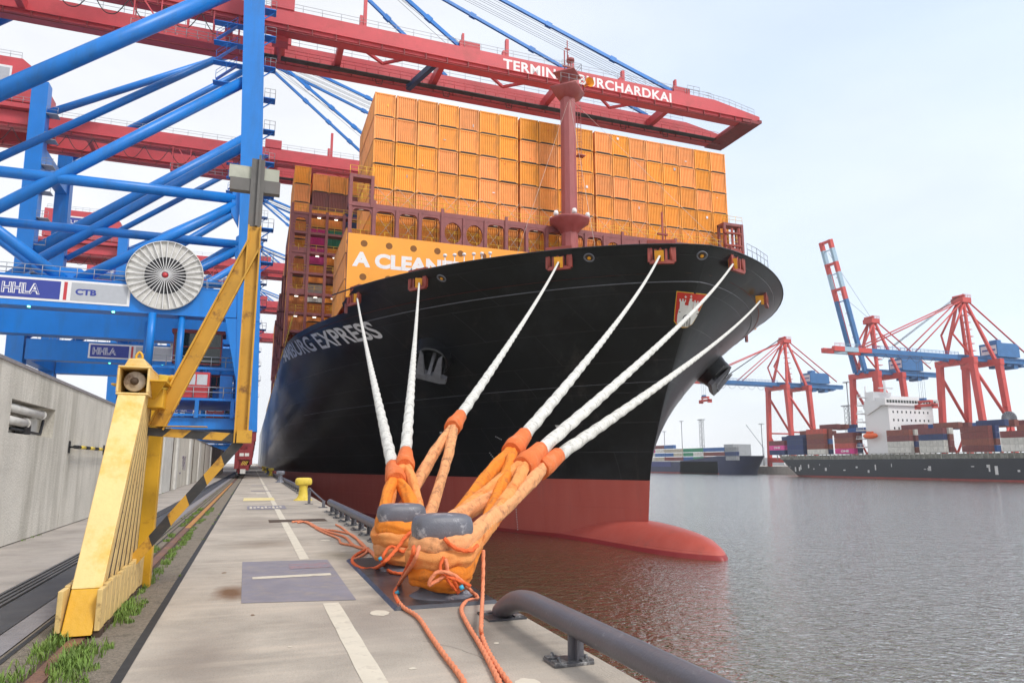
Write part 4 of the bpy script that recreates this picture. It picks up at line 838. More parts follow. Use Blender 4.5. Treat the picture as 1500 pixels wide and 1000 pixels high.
# thruster marks, draught marks, small triangle
M['mark'] = mat('white hull marks', (.6, .6, .6), .5)
for (cx_, cy_) in ((593, 637), (649, 635)):
    g = MB()
    for dx, dy in ((-3, -1.8), (2.4, -2.2), (-2, 2.6), (3.2, 2.2)): pxq(g, [[(cx_ + dx - 2, cy_ + dy - 1.4), (cx_ + dx + 1.6, cy_ + dy - 1.6), (cx_ + dx + 2, cy_ + dy + 1.2), (cx_ + dx - 1.2, cy_ + dy + 1.4)]], .05)
    g.build('thruster_mark', M['mark'], ship)
g = MB(); pxq(g, [[(813, 622), (825, 622), (818, 630)]], .05); g.build('triangle_mark', M['mark'], ship)
g = MB()
for k in range(12): 
    x = 720 + k * 1.9 - 3; y = 662 + k * 2.6; pxq(g, [[(x, y), (x + 1.6, y), (x + 1.6, y + 1.4), (x, y + 1.4)]], .05)
for k in range(5): pxq(g, [[(726 + k * 2, 638 + k), (727.4 + k * 2, 638.6 + k), (727.2 + k * 2, 640 + k), (726 + k * 2, 639.4 + k)]], .05)
for k in range(4): pxq(g, [[(674 + k * 2.2, 603), (675.2 + k * 2.2, 603), (675.2 + k * 2.2, 605.4), (674 + k * 2.2, 605.4)]], .05)
for k in range(9): pxq(g, [[(756 + .3 * k, 745 + k * 3.6), (757 + .3 * k, 745 + k * 3.6), (757 + .3 * k, 746.8 + k * 3.6), (756 + .3 * k, 746.8 + k * 3.6)]], .05)
g.build('draught_marks', M['mark'], ship)
# fairlead recesses in the bulwark, orange chafe pads, rope holes
fl_pos = [(523, 431), (612, 409), (818, 375), (967, 368), (1084, 372), (1128, 405)]
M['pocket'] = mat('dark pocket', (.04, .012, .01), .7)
for i, (px, py) in enumerate(fl_pos):
    c = on_rim([520, 614, 820, 968, 1078, 1129][i], 18.3 if i < 5 else 17.6); n = hull_n(c); n.z = 0; n.normalize(); s_ = Vector((n.y, -n.x, 0)); upz = Vector((0, 0, 1))
    W, Hh = .98, .8
    g = MB(); ce = c + n * .12
    for a, b, w_, h_ in (((-W, -Hh), (W, -Hh), .3, .3), ((-W, -Hh), (-W, Hh + .25), .3, .3), ((W, -Hh), (W, Hh + .25), .3, .3), ((-W, Hh + .1), (W, Hh + .1), .3, .22), ((-.35, -Hh), (-.35, Hh), .2, .22), ((.5, -Hh), (.5, Hh), .2, .22)):
        g.beam(ce + s_ * a[0] + upz * a[1], ce + s_ * b[0] + upz * b[1], w_, h_, up=n)
    fr = g.build('fairlead', M['shipred'], ship)
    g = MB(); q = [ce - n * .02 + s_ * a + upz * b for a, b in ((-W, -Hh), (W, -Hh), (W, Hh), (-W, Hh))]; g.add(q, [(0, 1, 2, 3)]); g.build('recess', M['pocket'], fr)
    for u in (-.75, .1, .85):
        g = MB(); g.cyl(ce + n * .05 + s_ * u - upz * (Hh - .1), ce + n * .05 + s_ * u + upz * (Hh - .1), .13, 10); g.build('roller', M['shipred'], fr)
    p = CHP[i]; d = (Vector((2.1, 9, .8)) - p).normalized(); p2 = p + d * (.75 if i < 5 else 3.0)
    sx_ = d.cross(upz).normalized(); uy = sx_.cross(d).normalized(); sz = .36
    g = MB(); mid = p2
    g.prism([mid + sx_ * a * sz + uy * b * sz for a, b in ((-1, 1.25), (1, 1.25), (1, -1.2), (.3, -1.2), (.3, -.1), (-.3, -.1), (-.3, -1.2), (-1, -1.2))], d * .05)
    g.build('chafe_pad', M['padorange'], fr)
for (px, py) in ((647, 407), (863, 377), (1028, 374)):
    c = hull_hit(px, py); n = hull_n(c); g = MB(); g.lathe(c + n * .02, [(.38, -.1), (.41, .05), (.36, .09), (.30, .06), (.27, -.05)], 28, axis=n, sx=1.15); hl = g.build('rope_hole', M['anchor'], ship)
    g = MB(); g.lathe(c + n * .03, [(.29, .0), (.001, .0)], 24, axis=n, sx=1.15); g.build('hole_lining', M['rust_gapshade'], hl)
    g = MB(); g.lathe(c + n * .05 + Vector((0, 0, -.05)), [(.15, .0), (.001, .04)], 16, axis=n); g.build('light_through_hole', M['padorange'], hl)
# anchors in their bolsters
for side, (px, py) in ((-1, (650, 512)), (1, (1080, 535))):
    c = hp(69.3, 12.7, side); n = hull_n(c); ax = (n * .6 + Vector((side * .15, -.5, -.38))).normalized()
    g = MB(); g.lathe(c - n * .5, [(2.6, -.8), (2.1, .5), (1.85, 1.4), (1.78, 2.1), (1.72, 2.3), (1.5, 2.35), (1.35, 1.6), (1.0, .5), (.01, .2)], 40, axis=ax); bo = g.build('anchor_bolster', M['hull'], ship)
    o = c - n * .5 + ax * 2.55; u = (Vector((0, 0, 1)) - ax * ax.z).normalized(); s_ = ax.cross(u).normalized(); s_ = (s_ + u * (-.0)).normalized()
    rot = Matrix.Rotation(R(-20), 3, ax); u = rot @ u; s_ = rot @ s_
    an = MB(); an.beam(o - u * 1.5 - s_ * 1.2, o - u * 1.5 + s_ * 1.2, .8, .7, up=ax); an.beam(o - u * 1.5 - s_ * 1.85, o - u * 1.5 - s_ * 1.2, .62, .5, .8, .7, up=ax); an.beam(o - u * 1.5 + s_ * 1.85, o - u * 1.5 + s_ * 1.2, .62, .5, .8, .7, up=ax)
    ao = an.build('anchor', M['anchor'], ship)
    for k in (-1, 1):
        g = MB(); tip_ = o + u * 1.45 + s_ * k * .95 - ax * .1; A0, A1 = o - u * 1.25 + s_ * k * .4, o - u * 1.25 + s_ * k * 1.3; T0, T1 = o + u * 1.1 + s_ * k * .8, o + u * 1.5 + s_ * k * 1.15; e_ = ax * .45; g.add([A0, A1, T1, T0, A0 + e_, A1 + e_, T1 + e_ * .4, T0 + e_ * .4], [(0, 3, 2, 1), (4, 5, 6, 7), (0, 1, 5, 4), (1, 2, 6, 5), (2, 3, 7, 6), (3, 0, 4, 7)]); g.build('fluke', M['anchor'], ao)
    g = MB(); g.beam(o - u * 1.3 + ax * .1, o + u * .3 - ax * 1.6, .42, .34, up=s_); g.build('shank', M['anchor'], ao)
# breakwater with the painted slogan
PY = 71.0
g = MB(); g.box((8.0, PY, 18.3), (59.3, PY + .3, 25.15)); bw = g.build('breakwater', M['panel'], ship)
g = MB(); text_quad(g, 'A CLEANER', (8.5, PY - .012, 21.6), (12.25, 0, 0), (0, 0, 1.62), bold=.05); g.build('slogan', M['white'], bw)
M['hole'] = mat('brown hole', (.22, .09, .02), .8)
for k in range(14):
    for zz in (24.15, 20.55):
        g = MB(); g.lathe((9.6 + k * 2.62 + .05, PY - .006, zz), [(.36, 0), (.001, 0)], 20, axis=(0, 1, 0)); g.build('drain_hole', M['hole'], bw)
# side fence of breakwater reaching aft
# lashing bridge at the bow
LBX0, LBX1, LBY = 8.2, 59.6, 73.0
lb = MB(); zt_, zb_ = 28.9, 25.2
lb.box((LBX0, LBY, zt_ - .0), (LBX1, LBY + 1.2, zt_ + .5)); lb.box((LBX0, LBY, zb_ - .25), (LBX1, LBY + 1.2, zb_ + .12))
xs = [LBX0 + .1 + 2.55 * k for k in range(21)]
for k, x in enumerate(xs):
    x = min(x, LBX1 - .2); lb.box((x - .16, LBY - .12, 17), (x + .16, LBY + .12, zt_ + (.9 if k % 3 == 1 else .1)))
lo = lb.build('lashing_bridge', M['mauve'], ship)
def plate_hole(x0, x1, z0, z1, rx, rz, n=36, pw=2.0):
    g = MB(); cx_, cz_ = (x0 + x1) / 2, (z0 + z1) / 2; a_ = []; b_ = []
    for k in range(n + 1):
        a = 6.28318 * k / n + math.pi / 4; ca, sa = math.cos(a), math.sin(a); q = max(abs(ca), abs(sa))
        a_.append((cx_ + ca / q * (x1 - x0) / 2, LBY + .02, cz_ + sa / q * (z1 - z0) / 2))
        e = 2.0 / pw; b_.append((cx_ + rx * math.copysign(abs(ca) ** e, ca), LBY + .02, cz_ + rz * math.copysign(abs(sa) ** e, sa)))
    c_ = [(p[0], LBY + .3, p[2]) for p in b_]; g.grid([a_, b_, c_], False, flip=True); return g
for k in range(20):
    x0, x1 = xs[k] + .16, min(xs[k + 1], LBX1 - .2) - .16
    if x1 - x0 < 1: continue
    if k in (4, 5, 12, 13): g = plate_hole(x0, x1, zb_ + .12, zt_, .98, .98 * 1.0 + .25, pw=2)
    else: g = plate_hole(x0, x1, zb_ + .12, zt_, 1.04, 1.55, pw=5)
    g.build('bridge_plate', M['mauve'], lo)
for (tx0, tx1, zz) in ((8.15, 10.75, 32.5), (56.6, 59.7, 32.9)):
    g = MB()
    for x in (tx0 + .15, tx1 - .15): g.box((x - .17, LBY - .15, zt_), (x + .17, LBY + .15, zz)); g.box((x - .15, LBY + 1.0, zt_), (x + .15, LBY + 1.3, zz))
    g.box((tx0, LBY - .1, zz - .35), (tx1, LBY + 1.3, zz)); g.box((tx0, LBY - .1, zt_ + .0), (tx1, LBY + 1.3, zt_ + .3)); g.build('tower_frame', M['mauve'], lo)
    g = MB(); rails(g, [(tx0, LBY, zz), (tx1, LBY, zz)], 1.0, .8, .03); rails(g, [(tx0, LBY, 30.4), (tx1, LBY, 30.4)], 1.0, .8, .03); g.build('tower_rails', M['yrail'], lo)
g = MB(); rails(g, [(LBX0, LBY + .1, zt_ + .5), (LBX1, LBY + .1, zt_ + .5)], 1.05, 1.3, .03); rails(g, [(LBX0, LBY + .35, zb_ + .12), (LBX1, LBY + .35, zb_ + .12)], 1.05, 1.3, .03)
rails(g, [(LBX0, LBY + .35, 26.9), (LBX1, LBY + .35, 26.9)], .5, 1.3, .025); g.build('walkway_rails', M['yrail'], lo)
g = MB()
M['rod'] = mat('steel lashing rods', (.55, .5, .45), .4, .3)
for k in range(19):
    x = 11.2 + 2.5 * k
    for a, b in ((x - .1, x + 2.3), (x + 2.3, x - .1)): g.tube([(a, LBY + .9, zt_ + .4), (b, 74.85, zt_ + 3.5)], .022, 4)
    for a, b in ((x, x + 2.2), (x + 2.2, x)): g.tube([(a, LBY + .6, zb_ + .3), (b, LBY + .8, zt_ - .3)], .022, 4)
g.build('lashing_rods', M['rod'], lo)
M['lamp'] = mat('lamp housings', (.8, .8, .8), .4)
em = bpy.data.materials.new('lit lamp'); em.use_nodes = True; em.node_tree.nodes['Principled BSDF'].inputs['Emission Color'].default_value = (1, .95, .8, 1); em.node_tree.nodes['Principled BSDF'].inputs['Emission Strength'].default_value = 1.2; M['lit'] = em
for x in (9.5, 14.6, 19.8, 25, 30, 42, 47, 52):
    g = MB(); g.box((x - .25, LBY + .2, zt_ - .22), (x + .25, LBY + .4, zt_ - .05)); g.build('work_light', M['lit'], lo)
# foremast
mt_ = MB(); MX, MY = 33.6, 71.6
mt_.lathe((MX, MY, 16.9), [(1.02, 0), (1.0, 10), (.95, 20), (.92, 29.6)], 10); mast = mt_.build('foremast', M['mast'], ship)
for p in mast.data.polygons: p.use_smooth = False
g = MB(); g.lathe((MX, MY, 28.1), [(1.0, 0), (1.5, .8), (2.5, 1.5), (2.55, 1.75), (1.0, 1.78)], 8); g.build('lower_platform', M['mast'], mast)
g = MB(); g.lathe((MX, MY, 45.1), [(.95, 0), (1.6, .3), (2.3, 1.3), (2.35, 1.5), (.9, 1.52)], 4); g.build('upper_platform', M['mast'], mast)
g = MB(); g.lathe((MX, MY, 46.5), [(.95, 0), (.95, 1.7), (1.9, 1.9), (1.9, 2.05), (.01, 2.08)], 4); g.build('mast_head', M['mast'], mast)
g = MB()
for dx in (-.35, .15): g.cyl((MX + dx, MY, 48.5), (MX + dx, MY, 51.4 - dx), .09, 8)
g.cyl((MX + .05, MY, 50.2), (MX + .05, MY, 53.2), .07, 8); g.lathe((MX + .45, MY, 50.6), [(.01, -.25), (.5, -.15), (.5, .15), (.01, .25)], 12); g.box((MX - .6, MY - .1, 49.6), (MX + .6, MY + .1, 49.75)); g.box((MX - .3, MY - .1, 52.0), (MX + .4, MY + .1, 52.1)); g.build('mast_pole', M['mast'], mast)
g = MB(); hx = atY(862, 122, MY - .4); g.lathe(hx, [(.62, -.35), (.35, 0), (.12, .3), (.12, .9)], 20, axis=(-.1, 1, .05)); g.build('orange_horn', M['padorange'], mast)
g = MB(); rails(g, [(MX - 1.6, MY - 1.6, 46.6), (MX + 1.6, MY - 1.6, 46.6), (MX + 1.6, MY + 1.6, 46.6)], 1.1, 1.0, .03); rails(g, [(MX - 1.3, MY - 1.3, 48.55), (MX + 1.3, MY - 1.3, 48.55), (MX + 1.3, MY + 1.3, 48.55)], 1.0, 1.0, .03); g.build('platform_rails', M['rail'], mast)
for k in range(6):
    a = R(60 * k + 200); p = Vector((MX + 2.2 * math.cos(a), MY + 2.2 * math.sin(a), 29.9)); g = MB(); g.lathe(p, [(.01, 0), (.28, .05), (.3, .35), (.22, .6), (.01, .62)], 10); g.build('flood_lamp', M['lamp'], mast)
g = MB(); lx = MX + 1.35
for dx in (-.22, .22): g.tube([(lx + dx, MY - .3, 30), (lx + dx, MY - .3, 44.8)], .035, 4)
for k in range(40): g.tube([(lx - .22, MY - .3, 30.2 + k * .37), (lx + .22, MY - .3, 30.2 + k * .37)], .022, 4)
for k in range(10): g.tube([(lx - .4, MY - .3, 31 + k * 1.45), (lx, MY - .85, 31 + k * 1.45), (lx + .4, MY - .3, 31 + k * 1.45)], .022, 4)
g.box((lx - .4, MY - .7, 38), (lx + .6, MY + .1, 38.1)); g.build('ladder', M['mast'], mast)
g = MB()
for k, (x, y, z) in enumerate(((21.8, 60, 18.8), (27, 52, 18.8), (41, 50, 18.8))): g.tube([(MX, MY - .5, 45.3), (x, y, z)], .018, 4)
g.build('stay_wires', M['rod'], mast)
# small things on the forecastle: vents, bow rail, bell mast, lamp posts
g = MB(); P = [hp(46.2 + t, 18.95, 1) for t in (0, .6, 1.5, 3, 5)]; rails(g, P[1:4], 1.1, .8, .03); g.build('bow_rail', M['rail'], ship)
g = MB(); q = atY(970, 330, 50); g.cyl((q.x, 50, 17), (q.x, 50, q.z + 1.2), .09, 8); g.box((q.x - .5, 49.9, q.z - .9), (q.x + .5, 50.1, q.z - .75)); g.cyl((q.x + .3, 50, 17), (q.x + .3, 50, q.z - .3), .06, 8); g.build('signal_post', M['shipred'], ship)
g = MB()
for px in (1062, 1072, 1082):
    q = atY(px, 335, 52); g.cyl((q.x, 52, 17), (q.x, 52, q.z), .12, 8)
for zz in (19.2, 20.4, 21.6, 22.8): a = atY(1060, 340, 52); b = atY(1084, 340, 52); g.box((a.x, 51.8, zz), (b.x, 52.0, zz + .15))
g.build('access_tower', M['shipred'], ship)
for px in (652, 666, 680, 694, 706, 718):
    q = atY(px, 372 - (px - 652) * .05, 62); g = MB(); g.cyl((q.x, 62, 17), (q.x, 62, q.z - .2), .05, 6); g.lathe((q.x, 62, q.z - .3), [(.01, 0), (.19, .06), (.19, .25), (.01, .33)], 10); g.build('deck_lamp', M['lamp'], ship)
# second lashing bridge further aft (port end)
g = MB(); Y2 = 104.0
for i, x in enumerate((3.45, 6.0, 8.5, 11.0, 13.5)): g.box((x - .2, Y2 - .2, 16.9), (x + .2, Y2 + .2, 38.6 + (1.2 if i in (1, 0) else .2)))
for z in (38.2, 35.2, 32.2, 29.0, 25.9, 22.9, 20.2): g.box((3.25, Y2 - .1, z), (16, Y2 + 1.3, z + .35))
l2 = g.build('lashing_bridge', M['mauve'], ship)
g = MB()
for z in (38.6, 35.6, 32.6, 29.4, 26.3, 23.3): rails(g, [(3.3, Y2, z), (16, Y2, z)], 1.0, 1.2, .03)
g.build('walkway_rails', M['yrail'], l2)
def plate_hole2(x0, x1, z0, z1, rx, rz, Yp):
    g = MB(); n = 28; cx_, cz_ = (x0 + x1) / 2, (z0 + z1) / 2; a_ = []; b_ = []
    for k in range(n + 1):
        a = 6.28318 * k / n + math.pi / 4; ca, sa = math.cos(a), math.sin(a); q = max(abs(ca), abs(sa)); a_.append((cx_ + ca / q * (x1 - x0) / 2, Yp, cz_ + sa / q * (z1 - z0) / 2)); b_.append((cx_ + rx * math.copysign(abs(ca) ** .4, ca), Yp, cz_ + rz * math.copysign(abs(sa) ** .4, sa)))
    g.grid([a_, b_, [(p[0], Yp + .25, p[2]) for p in b_]], False, flip=True); return g
for z0, z1 in ((32.55, 38.2), (26.2, 32.2)): plate_hole2(3.65, 5.8, z0, z1, .78, (z1 - z0) / 2 - .5, Y2 + .0).build('bridge_plate', M['mauve'], l2)
for x in (4.6, 7.3, 9.8):
    for z in (37.9, 31.9, 25.6, 22.6): 
        g = MB(); g.box((x - .2, Y2 + .2, z), (x + .3, Y2 + .4, z + .12)); g.build('work_light', M['lit'], l2)
# more lashing bridges aft, seen edge-on
for k in range(5):
    Yb = 118.5 + 14.6 * k; g = MB(); g.box((3.25, Yb, 16.9), (3.7, Yb + 1.3, 36)); g.box((5.6, Yb, 16.9), (6.1, Yb + 1.3, 36))
    for z in (20, 23, 26, 29, 32, 35): g.box((3.25, Yb, z), (12, Yb + 1.3, z + .3))
    g.build('lashing_bridge', M['mauve'], ship)
g = MB(); g.box((3.3, 74.8, 17.3), (3.34, 400, 17.35)); rails(g, [(3.4, 84, 17.4), (3.4, 240, 17.4)], 1.1, 3, .03); g.build('side_rails', M['yrail'], ship)

# ------------------------------------------------------------------ containers on the ship
def container_mesh(key, Lc=12.19, H_=2.88, W_=2.41):
    g = MB(); cm = M['c_' + key]; hw = W_ / 2
    # frame posts and rails
    for x in (-hw, hw - .14):
        for y in (0, Lc - .14): g.box((x, y, 0), (x + .14, y + .14, H_), cm)
    for z in (0.10, H_ - .13):
        for y in (.0, Lc - .12): g.box((-hw + .14, y, z), (hw - .14, y + .12, z + .13 if z < 1 else H_), cm)
        for x in (-hw, hw - .1): g.box((x, .14, z), (x + .1, Lc - .14, z + .12 if z < 1 else H_), cm)
    def corr(p0, du, length, nrm, n, depth=.075):
        p0 = Vector(p0); du = Vector(du); nrm = Vector(nrm); st = length / n; a = []; b = []
        for k in range(n):
            for f, dd in ((0, 0), (.3, 0), (.45, 1), (.75, 1), (.9, 0)):
                p = p0 + du * (st * (k + f)) - nrm * (dd * depth); a.append(p); b.append(p + Vector((0, 0, H_ - .33)))
        p = p0 + du * length; a.append(p); b.append(p + Vector((0, 0, H_ - .33))); return [a, b]
    g.grid(corr((-hw + .14, .035, .21), (1, 0, 0), W_ - .28, (0, -1, 0), 9), False, cm)
    g.grid(corr((hw - .14, Lc - .035, .21), (-1, 0, 0), W_ - .28, (0, 1, 0), 5), False, cm)
    g.grid(corr((-hw + .02, Lc - .14, .21), (0, -1, 0), Lc - .28, (-1, 0, 0), 40), False, cm)
    g.grid(corr((hw - .02, .14, .21), (0, 1, 0), Lc - .28, (1, 0, 0), 40), False, cm)
    g.box((-hw + .05, .05, H_ - .06), (hw - .05, Lc - .05, H_ - .02), cm)
    g.box((-hw + .22, -.02, 0.0), (hw - .30, .10, .16), M['black']); g.box((-hw + .02, -.012, 0.0), (hw - .02, .10, .05), M['black'])   # black blocks paint the shade in the sill tunnel and tier seam
    for x in (-hw, hw - .17):
        g.box((x, -.012, H_ - .12), (x + .17, .0, H_), M['c_' + key]); g.box((x + .05, -.016, H_ - .09), (x + .12, -.0125, H_ - .03), M['black'])
    return g
protos = {}
def put_container(key, x, y, z, label, group, name='shipping_container'):
    if key not in protos:
        g = container_mesh(key); o = g.build(name, None, origin=(0, 0, 0)); protos[key] = o.data; o.location = (x, y, z)
    else:
        o = bpy.data.objects.new(name, protos[key]); C.objects.link(o); o.location = (x, y, z)
    o['label'] = label; o['category'] = 'container'; o['group'] = group; return o
def sticker(o, r_):
    k = r_.random(); g = MB(); x0 = r_.uniform(-.8, .6); z0 = r_.uniform(.5, 2.3); w_ = r_.choice([.1, .12, .3]); h_ = r_.choice([.1, .12, .35]); g.box((x0, -.03, z0), (x0 + w_, -.018, z0 + h_))
    m_ = g.build('data_plate', M[r_.choice(['white', 'signgrey', 'shieldred', 'bollyellow', 'white'])], None, origin=(0, 0, 0)); m_.parent = o; m_.location = (0, 0, 0)
TP = 2.93; rowname = ['top tier', 'second tier from the top', 'third tier from the top', 'fourth tier from the top', 'fifth tier from the top', 'sixth tier from the top', 'seventh tier from the top', 'eighth tier from the top']
ordn = ['first', 'second', 'third', 'fourth', 'fifth', 'sixth', 'seventh', 'eighth', 'ninth', 'tenth', 'eleventh', 'twelfth', 'thirteenth', 'fourteenth', 'fifteenth', 'sixteenth', 'seventeenth', 'eighteenth', 'nineteenth']
for c in range(19):
    x = 10.80 + 1.22 + 2.525 * c + (.18 if c >= 7 else 0) + (.18 if c >= 11 else 0)
    for r in range(6):
        z = 43.75 - TP * (r + 1) + random.uniform(-.008, .008)
        oc = put_container('orange', x + random.uniform(-.012, .012), 75 + random.uniform(-.03, .03), z, f'orange container, {rowname[r]}, {ordn[c]} column from left, bow stack', 'orange containers stacked behind the bow')
        if (c * 7 + r * 3) % 4 == 0: sticker(oc, random.Random(c * 10 + r))
for r in range(3):
    put_container('orange', 9.4, 75, 25.0 - TP * (r + .3), f'orange container behind left end of slogan wall, {["upper", "middle", "lowest"][r]} of three', 'orange containers stacked behind the bow')
cols2 = [(4.75, 46.6, ['orange'] * 9), (7.5, 45.7, ['orange', 'brown', 'orange', 'magenta', 'magenta', 'orange', 'white', 'orange', 'orange']), (10.0, 45.7, ['orange', 'brown', 'orange', 'green', 'orange', 'brown', 'orange', 'orange', 'brown']),
         (12.5, 45.7, ['orange', 'brown', 'navy', 'green', 'orange', 'orange', 'brown', 'brown', 'brown'])]
for ci, (x, zt0, ks) in enumerate(cols2):
    for r, k in enumerate(ks):
        put_container(k, x, 106, zt0 - TP * (r + 1), f'{k} container, {ordn[r]} from top, {ordn[ci]} column, stack left of the slogan wall', 'containers in the lower left stack')
bays = [(120.3, 41.5), (134.9, 38.5), (149.5, 36.0), (164.1, 38.8), (178.7, 36.0), (193.3, 38.9)]
for bi, (yb, zt0) in enumerate(bays):
    for r in range(5):
        k = random.choice(['orange', 'orange', 'brown', 'orange', 'orange', 'red']) 
        put_container(k, 4.75, yb, zt0 - TP * (r + 1), f'{k} container at the ship edge, {ordn[bi]} bay beyond the lower stack, {ordn[r]} from top', 'containers along the port edge')
# ================================================================== QUAY GANTRY CRANES (blue frame, red boom)
def quay_crane(Yc, label):
    Yn, Yf = Yc - 9, Yc + 9; GN, GF = Yc - 4, Yc + 4; XW, XL = -0.75, -34.6
    t = thing('gantry_crane', (-17, Yc, 0), label, 'gantry crane', 'blue and red gantry cranes along the quay')
    B, Rd = M['blue'], M['red']
    def legx(z): return -0.55 - .0435 * z
    for Y in (Yn, Yf):
        g = MB(); z0, z1 = 4.9, 63
        g.beam((legx(17), Y, 17), (legx(z1), Y, z1), 2.35, 2.2, up=(0, 1, 0)); g.prism([(legx(17) - 1.175, Y - 1.1, 17), (legx(17) + 1.175, Y - 1.1, 17), (legx(z0) + 1.1, Y - 1.1, z0), (legx(z0) - 1.15, Y - 1.1, z0)], (0, 2.2, 0))
        g.prism([(legx(17) - 1.17, Y - 1.0, 17.2), (legx(17) - 2.4, Y - 1.0, 17.2), (legx(10) - 1.1, Y - 1.0, 10)], (0, 2.0, 0))
        g.prism([(legx(31) - 1.17, Y - .5, 33), (legx(31) - 2.0, Y - .5, 32.2), (legx(31) - 2.0, Y - .5, 29.5), (legx(31) - 1.17, Y - .5, 28)], (0, 1, 0))
        g.build('leg', B, t)
        g = MB(); g.beam((XL, Y, 4.9), (XL - 1.2, Y, 62.5), 2.3, 2.2, up=(0, 1, 0)); g.build('leg', B, t)
        g = MB(); g.box((XL + 1.1, Y - .95, 17.3), (legx(18) - 1.2, Y + .95, 20.25)); g.box((XL + 1.1, Y - 1.0, 20.25), (legx(18) - 1.3, Y + 1.0, 20.36)); g.box((XL + 1.1, Y - 1.05, 17.15), (legx(18) - 2.4, Y + 1.05, 17.3))
        pb = g.build('portal_beam', B, t)
        g = MB(); rails(g, [(XL + 1, Y - .9, 20.36), (legx(20) - 1.3, Y - .9, 20.36)], 1.1, 1.5, .035); rails(g, [(XL + 1, Y + .9, 20.36), (legx(20) - 1.3, Y + .9, 20.36)], 1.1, 1.5, .035); g.build('handrail', M['rail'], pb)
        # bracing tubes
        for a, b, r in (((XL + .6, 34.5), (legx(58.5) - 1.0, 58.6), .93) if Y == Yn else ((XL + .6, 38.2), (legx(58.5) - 1.0, 61.5), .5), ((XL + .8, 20.9), (legx(45) - 1.0, 45.9), .62), ((XL + .9, 31.2), (legx(31) - 1.6, 31.3), .58),
                        ((-18.3, 20.3), (legx(31) - 1.6, 30.6), .55), ((-19.5, 20.3), (XL + .9, 30.8), .55)):
            g = MB(); g.cyl((a[0], Y, a[1]), (b[0], Y, b[1]), r, 20); g.build('brace', B, t)
        g = MB(); g.prism([(-21.6, Y - .12, 20.3), (-16.3, Y - .12, 20.3), (-18, Y - .12, 21.6), (-19.8, Y - .12, 21.6)], (0, .24, 0)); g.build('gusset', B, t)
        # backstay from the landside leg top to the apex, and the mast leg above the boom
        g = MB(); g.cyl((XL - 1.0, Y, 57.0), (-3.6, Yc + (Y - Yc) * .35, 80), .6, 16); g.build('backstay', B, t)
        g = MB(); g.beam((legx(63), Y, 62.8), (-3.5, Yc + (Y - Yc) * .3, 80.5), 1.6, 1.6, 1.1, 1.1, up=(0, 1, 0)); g.build('mast_leg', B, t)
    for X, z in ((legx(18), 17.4), (XL, 17.4), (XL - 1, 50), (-3.2, 61)):
        g = MB(); g.box((X - .9, Yn + 1.1, z), (X + .9, Yf - 1.1, z + 2.2)); g.build('cross_beam', B, t)
    # bogies
    for X in (legx(4) - .0, XL):
        for Y in (Yn, Yf):
            g = MB(); g.box((X - .95, Y - 1.0, 3.9), (X + 1.0, Y + 1.0, 4.9)); g.box((X - .8, Y - 4.4, 3.0), (X + .8, Y + 4.4, 3.9)); 
            for dy in (-3.2, 3.2): g.box((X - .6, Y + dy - 2.2, 1.9), (X + .6, Y + dy + 2.2, 2.95)); g.box((X - .25, Y + dy - .3, 2.9), (X + .25, Y + dy + .3, 3.05))
            for dy in (-4.2, -2.1, 2.1, 4.2): g.box((X - .45, Y + dy - .95, .85), (X + .45, Y + dy + .95, 1.85)); g.box((X - .7, Y + dy - .8, .5), (X - .46, Y + dy + .8, 1.6))
            g.box((X - .95, Y - 5.3, 1.0), (X - .5, Y - 4.2, 4.0)); g.box((X + .2, Y - 5.15, 1.4), (X + .75, Y - 4.3, 3.2))
            bo = g.build('bogie', M['bogie'], t)
            g = MB()
            for dy in (-4.9, -3.6, -2.7, -1.5, 1.5, 2.7, 3.6, 4.9): g.cyl((-1.37 - .09 if X > -10 else X - .1, Y + dy, .36), (-1.37 + .09 if X > -10 else X + .1, Y + dy, .36), .35, 16)
            g.build('wheels', M['darkmetal'], bo)
            g = MB(); g.box((X - .35, Y - 5.5, .5), (X + .15, Y - 5.35, .95)); g.box((X - .5, Y - 5.42, 2.25), (X - .1, Y - 5.32, 2.55)); g.box((X + .0, Y - 5.42, 2.25), (X + .4, Y - 5.32, 2.55)); g.build('lamp_plate', M['offwhite'], bo)
            g = MB()
            for k in range(4): g.beam((X - .3 + k * .15, Y - 5.42, 1.35), (X - .1 + k * .15, Y - 5.42, 1.75), .05, .07, up=(0, 1, 0))
            g.build('hazard_stripes', M['bollyellow'], bo)
    # twin boom girders
    zt, zb = 59.2, 56.75; XT = 75.3; XR = -58
    for Y in (GN, GF):
        g = MB(); s = .75
        g.prism([(XR, Y - s, zb), (XR, Y - s, zt), (66.6, Y - s, zt), (XT, Y - s, 57.8), (XT, Y - s, 57.2), (73.4, Y - s, zb)], (0, 2 * s, 0)); gr = g.build('boom_girder', Rd, t)
        g = MB(); g.box((XR, Y - s - .25, zb - .45), (73.3, Y + s + .25, zb - .02)); g.box((XR, Y - s - .55, zb - .02), (73.3, Y - s - .002, zb + .06)); g.build('bottom_flange', Rd, gr)
        g = MB()
        for k in range(44): g.box((XR + 2 + 3.0 * k, Y - s - .5, zb - .9), (XR + 2.12 + 3.0 * k, Y - s - .3, zb - .02))
        g.tube([(XR, Y - s - .42, zb - .85), (73, Y - s - .42, zb - .85)], .09, 5); g.build('cable_track', M['bogie'], gr)
        g = MB(); rails(g, [(XR, Y - s + .1, zt), (66, Y - s + .1, zt)], 1.05, 2.4, .03); g.build('handrail', M['rail'], gr)
    for X in (XR + .6, -30, -6.2, 8, 22, 40, 59, 73.5): g = MB(); g.box((X - .4, GN + .76, zb + .1), (X + .4, GF - .76, zb + 1.4)); g.build('girder_tie', Rd, t)
